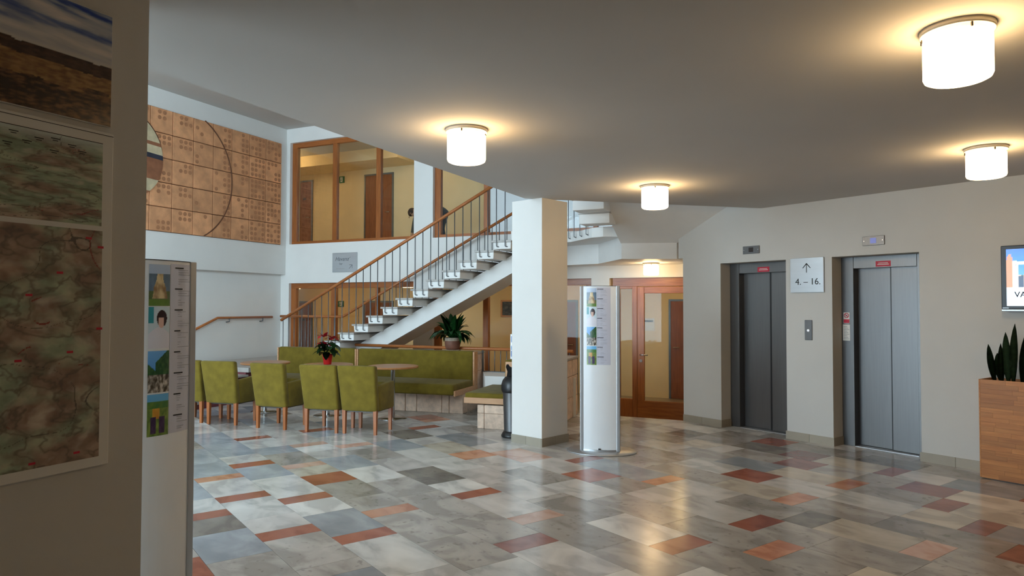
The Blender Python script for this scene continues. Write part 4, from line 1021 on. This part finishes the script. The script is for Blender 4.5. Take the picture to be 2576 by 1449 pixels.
li_ = thing('potted_lily', 'bushy green house plant in a brown pot on the bench shelf', 'plant', BF, (-0.50, 0.76, 0.88))
MB().lathe([(0, 0.0), (0.115, 0.0), (0.13, 0.012), (0.135, 0.022), (0.12, 0.022), (0, 0.016)], 30).build('saucer', 'pot_rim', li_)
MB().lathe([(0, 0.018), (0.095, 0.018), (0.118, 0.06), (0.128, 0.13), (0.125, 0.165)], 32).build('pot', 'pot_brown', li_)
MB().lathe([(0.124, 0.165), (0.128, 0.175), (0.126, 0.215), (0.116, 0.218), (0.112, 0.19), (0, 0.185)], 32).build('pot_rim', 'pot_rim', li_)
ll = [leaf_mesh('leaf', 'leaf_lily', L_, w_, dr_, R(l_), 0.16, 10) for L_, w_, dr_, l_ in ((0.40, 0.115, 1.9, 62), (0.44, 0.13, 1.2, 72), (0.38, 0.105, 2.4, 50), (0.44, 0.12, 0.6, 82), (0.42, 0.11, 2.1, 60))]
for k in range(64):
    az = k * 137.5; kind = (2, 4, 0, 1, 0, 2, 4, 3)[k % 8] if k < 58 else 3
    o = link('leaf', ll[kind], li_, loc=(0.03 * math.cos(R(az)), 0.03 * math.sin(R(az)), 0.19)); s_ = pr_.uniform(0.8, 1.1); o.scale = (s_, s_, s_)
    o.rotation_euler = (R(pr_.uniform(-10, 10)), R(pr_.uniform(-8, 12)), R(az + pr_.uniform(-15, 15)))

# ------------------------------------------------------------------ litter bin
bn = thing('litter_bin', 'steel litter bin with black swing lid and black base beside the column', 'bin', O, (0.02, 8.62, 0))
MB().lathe([(0, 0), (0.145, 0), (0.152, 0.012), (0.148, 0.03), (0.128, 0.06), (0.118, 0.075), (0, 0.075)], 36).build('foot', 'black_plastic', bn)
MB().lathe([(0.116, 0.072), (0.122, 0.30), (0.133, 0.56), (0.134, 0.565), (0, 0.565)], 36).build('body', 'steel', bn)
MB().lathe([(0.140, 0.545), (0.152, 0.575), (0.150, 0.64), (0.135, 0.69), (0.105, 0.73), (0.07, 0.745), (0, 0.75)], 36).build('lid', 'black_plastic', bn)
m = MB(); m.prism_y([(-0.085, 0.72), (-0.075, 0.80), (-0.095, 0.855), (-0.085, 0.885), (-0.06, 0.885), (-0.045, 0.86), (-0.02, 0.85), (0.02, 0.85), (0.045, 0.86), (0.06, 0.885), (0.085, 0.885), (0.095, 0.855), (0.075, 0.80), (0.085, 0.72)], -0.02, 0.02); m.build('swing_handle', 'black_plastic', bn)

# leaflet holder at the parapet
lf = thing('leaflet_holder', 'narrow leaflet holder with blue leaflets standing on the parapet behind the column', 'leaflet stand', O, (0.06, 10.52, 0.56), R(-20))
MB().box(-0.09, 0.09, -0.002, 0.06, 0.0, 0.012).build('foot', 'aluminium', lf)
MB().hexa([(-0.09, 0.0, 0.012), (0.09, 0.0, 0.012), (0.09, 0.03, 0.012), (-0.09, 0.03, 0.012), (-0.10, 0.03, 0.62), (0.10, 0.03, 0.62), (0.10, 0.045, 0.62), (-0.10, 0.045, 0.62)]).build('back_plate', 'white_gloss', lf)
def leafc(u, v): return (52, 92, 160) if v > 0.55 else ((236, 240, 246) if v > 0.35 else (96, 140, 190))
for k in range(2): print_grid('leaflet', lf, 4, 8, (lambda z: (lambda u, v: (-0.085 + 0.17 * u, -0.004 + 0.03 * (z + 0.2 * v) / 0.62, z + 0.21 * v)))(0.16 + 0.22 * k), leafc, 'print_gloss')

# ------------------------------------------------------------------ sign to the bar
hv = thing('bar_sign', 'square brushed metal sign with script lettering and diagonal arrow on the white band', 'sign', CF, (1.57, 0, 2.287))
MB().box(-0.305, 0.305, -0.025, -0.008, 0, 0.394, 0.002, 1).build('plate', 'sign_plate', hv)
for sx in (-0.2, 0.2): MB().box(sx - 0.012, sx + 0.012, -0.008, -0.0005, 0.18, 0.21).build('standoff', 'steel', hv)
lettering('Havana', 0.115, 'grey_ink', hv, (-0.065, -0.0255, 0.265), 0.35); lettering('bar', 0.062, 'grey_ink', hv, (-0.085, -0.0255, 0.170)); 
m = MB(); m.prism_y([(0.10, 0.268), (0.155, 0.300), (0.153, 0.304), (0.098, 0.274)], -0.0265, -0.0252); m.build('flourish', 'grey_ink', hv)
m = MB(); m.prism_y([(0.118, 0.072), (0.124, 0.066), (0.196, 0.138), (0.190, 0.144)], -0.0265, -0.0252); m.box(0.125, 0.20, -0.0265, -0.0252, 0.138, 0.146); m.box(0.192, 0.20, -0.0265, -0.0252, 0.075, 0.146); m.build('arrow', 'grey_ink', hv)
m = MB(); [m.box(-0.20 + 0.03 * k, -0.178 + 0.03 * k, -0.0262, -0.0252, 0.064, 0.078) for k in range(7)]; m.build('faint_lettering', 'aluminium', hv)

# ------------------------------------------------------------------ corridor doors, exit signs, picture
def cdoor(label, t0, t1, ztop, zb, hs=1):
    d_ = thing('corridor_door', label, 'door', CF, ((t0 + t1) / 2, 3.1, zb)); w = (t1 - t0) / 2; h_ = ztop - zb
    for x0, x1, z0, z1 in ((-w, -w + 0.04, 0, h_), (w - 0.04, w, 0, h_), (-w + 0.04, w - 0.04, h_ - 0.04, h_)): MB().box(x0, x1, -0.03, -0.0005, z0, z1).build('door_frame', 'iron_grey', d_)
    lf_ = MB().box(-w + 0.042, w - 0.042, -0.022, -0.0005, 0.005, h_ - 0.042).build('door_leaf', 'door_wood', d_)
    MB().box(-0.05, 0.05, -0.026, -0.022, h_ - 0.52, h_ - 0.46).build('number_plate', 'dark_steel', lf_)
    MB().tube([(hs * (w - 0.1), -0.022, 1.05), (hs * (w - 0.1), -0.06, 1.05), (hs * (w - 0.22), -0.06, 1.05)], 0.01, 6).build('handle', 'chrome', lf_)
cdoor('brown door in the warm lit end of the upper corridor', -2.52, -1.98, 4.94, 2.90)
cdoor('brown door in the middle of the upper corridor behind the glazing', -0.306, 0.581, 4.94, 2.90)
cdoor('brown door at the dim end of the ground floor corridor left of the exit sign', -2.57, -1.95, 1.73, -0.28)
cdoor('brown door in the ground floor corridor right of the exit sign', -0.314, 0.605, 1.735, -0.28)
cdoor('brown door in the ground floor corridor seen behind the column', 4.55, 5.43, 1.745, -0.28)
cdoor('brown door in the corridor seen through the glazed door beside the lifts', 7.41, 8.30, 1.755, -0.28, -1)
def exit_sign(label, t0, t1, z0, z1):
    e = thing('exit_sign', label, 'sign', CF, ((t0 + t1) / 2, 3.1, z0)); w = (t1 - t0) / 2; h_ = z1 - z0
    MB().box(-w, w, -0.03, -0.0005, 0, h_).build('board', 'sign_green', e)
    MB().box(w * 0.25, w * 0.72, -0.0315, -0.03, h_ * 0.14, h_ * 0.86).build('door_symbol', 'paper', e)
    m = MB(); m.box(-w * 0.75, -w * 0.05, -0.0315, -0.03, h_ * 0.45, h_ * 0.55); m.prism_y([(-w * 0.05 + 0.015, h_ * 0.5), (-w * 0.3, h_ * 0.78), (-w * 0.36, h_ * 0.70), (-w * 0.12, h_ * 0.5), (-w * 0.36, h_ * 0.30), (-w * 0.3, h_ * 0.22)], -0.0315, -0.03); m.build('arrow', 'paper', e)
    m = MB(); m.tube([(w * 0.30, -0.032, h_ * 0.25), (w * 0.44, -0.032, h_ * 0.45), (w * 0.46, -0.032, h_ * 0.66)], 0.007, 6); m.tube([(w * 0.44, -0.032, h_ * 0.45), (w * 0.60, -0.032, h_ * 0.28)], 0.006, 6); m.disc_y(w * 0.5, -0.033, h_ * 0.75, 0.011, 0.002, 10); m.build('running_figure', 'sign_green', e)
exit_sign('green exit sign with arrow in the upper corridor', -1.25, -0.95, 4.79, 4.955)
exit_sign('green exit sign with arrow in the ground floor corridor', -1.25, -0.94, 1.585, 1.735)
pc = thing('framed_picture', 'small framed dark picture on the ground floor corridor wall under the stair', 'picture', CF, (3.80, 3.1, 1.36))
for x0, x1, z0, z1 in ((-0.24, -0.20, 0, 0.39), (0.20, 0.24, 0, 0.39), (-0.20, 0.20, 0, 0.04), (-0.20, 0.20, 0.35, 0.39)): MB().box(x0, x1, -0.025, -0.0005, z0, z1).build('frame', 'beech', pc)
print_grid('print', pc, 30, 24, lambda u, v: (-0.20 + 0.40 * u, -0.012, 0.04 + 0.31 * v), lambda u, v: mixc((44, 44, 42), (110, 106, 96), 0.5 + 2 * fbm(u * 5, v * 5, 4, 3.3)), 'print_gloss')
# bluish notice visible on the glass door
nb = thing('door_notice', 'pale blue paper notice stuck on the wall behind the glazed door', 'notice', CF, (6.99, 3.1, 1.10))
MB().box(-0.12, 0.12, -0.006, -0.0005, 0, 0.26).build('sheet', 'paper', nb); MB().box(-0.09, 0.09, -0.007, -0.006, 0.18, 0.22).build('text_line', 'grey_ink', nb)

# ------------------------------------------------------------------ person bending behind the upper glazing (CF coordinates, upper floor at 2.90)
FZ = 2.90
pe = thing('person', 'person in grey top and dark trousers bending down behind the upper glazing', 'person', CF, (3.0, 1.2, FZ))
J = {'pel': (0.12, 0, 0.70), 'bel': (-0.06, 0, 0.755), 'che': (-0.27, 0, 0.76), 'nek': (-0.44, 0, 0.735), 'hd0': (-0.53, 0, 0.71), 'hd1': (-0.66, 0, 0.655)}
for s, n_ in ((1, 'r'), (-1, 'l')):
    J.update({'hip' + n_: (0.13, s * 0.10, 0.66), 'kne' + n_: (0.03, s * 0.12, 0.36), 'ank' + n_: (0.12, s * 0.11, 0.075), 'toe' + n_: (-0.07, s * 0.12, 0.035), 'sho' + n_: (-0.36, s * 0.19, 0.71), 'elb' + n_: (-0.42, s * 0.23, 0.43), 'wri' + n_: (-0.50, s * 0.19, 0.21), 'han' + n_: (-0.53, s * 0.18, 0.13)})
RAD = {'pel': (0.15, 0.13), 'bel': (0.145, 0.12), 'che': (0.16, 0.125), 'nek': (0.06, 0.06), 'hd0': (0.085, 0.09), 'hd1': (0.075, 0.085), 'hip': (0.10, 0.10), 'kne': (0.065, 0.065), 'ank': (0.045, 0.045), 'toe': (0.04, 0.03), 'sho': (0.065, 0.065), 'elb': (0.048, 0.048), 'wri': (0.03, 0.032), 'han': (0.035, 0.02)}
E_ = [('pel', 'bel'), ('bel', 'che'), ('che', 'nek'), ('nek', 'hd0'), ('hd0', 'hd1')]
for n_ in 'rl': E_ += [('pel', 'hip' + n_), ('hip' + n_, 'kne' + n_), ('kne' + n_, 'ank' + n_), ('ank' + n_, 'toe' + n_), ('che', 'sho' + n_), ('sho' + n_, 'elb' + n_), ('elb' + n_, 'wri' + n_), ('wri' + n_, 'han' + n_)]
ks_ = list(J); me = bpy.data.meshes.new('body'); me.from_pydata([J[k] for k in ks_], [(ks_.index(a), ks_.index(b)) for a, b in E_], [])
tmp = bpy.data.objects.new('body_tmp', me); COL.objects.link(tmp)
tmp.modifiers.new('skin', 'SKIN'); tmp.modifiers.new('sub', 'SUBSURF').levels = 2
for i, k in enumerate(ks_):
    v = me.skin_vertices[0].data[i]; v.radius = RAD.get(k, RAD.get(k[:3])); v.use_root = (k == 'pel')
bpy.context.view_layer.update()
bme = bpy.data.meshes.new_from_object(tmp.evaluated_get(bpy.context.evaluated_depsgraph_get())); bpy.data.objects.remove(tmp)
bme.materials.clear()
for mm in ('sweater', 'jeans', 'skin', 'black_plastic'): bme.materials.append(MATS[mm])
for p in bme.polygons:
    c = p.center; p.use_smooth = True
    if c.x < -0.47 and c.z > 0.5: p.material_index = 2
    elif c.x < -0.44 and c.z < 0.24: p.material_index = 2
    elif c.z < 0.075: p.material_index = 3
    elif c.x > 0.0 and (c.z < 0.72 - 0.3 * max(0, 0.12 - c.x)) or c.z < 0.3 and c.x > -0.2: p.material_index = 1
    else: p.material_index = 0
link('body', bme, pe, loc=(0, 0, 0))
hb = MB(); hb.lathe([(0.0, 0.105), (0.05, 0.095), (0.085, 0.06), (0.10, 0.01), (0.095, -0.03), (0.07, -0.04)], 18); o = hb.build('hair', 'hair', pe, loc=(-0.615, 0, 0.69)); o.rotation_euler = (0, R(-30), 0)
for s in (-1, 1):
    for k in range(4):
        y = s * 0.18 + (k - 1.5) * 0.017
        MB().tube([(-0.53, y, 0.13), (-0.55, y, 0.09), (-0.548, y, 0.06 + 0.006 * abs(k - 1))], [0.009, 0.0085, 0.007], 6).build('finger', 'skin', pe)
    MB().tube([(-0.52, s * 0.18 - s * 0.03, 0.15), (-0.555, s * 0.18 - s * 0.05, 0.12), (-0.565, s * 0.18 - s * 0.045, 0.095)], [0.01, 0.009, 0.007], 6).build('thumb', 'skin', pe)
for s in (-1, 1): MB().lathe([(0, -0.012), (0.02, -0.008), (0.022, 0.008), (0, 0.014)], 10).build('ear', 'skin', pe, loc=(-0.60, s * 0.088, 0.67))
MB().lathe([(0, -0.02), (0.012, -0.012), (0.010, 0.01), (0, 0.02)], 8).build('nose', 'skin', pe, loc=(-0.70, 0, 0.60))
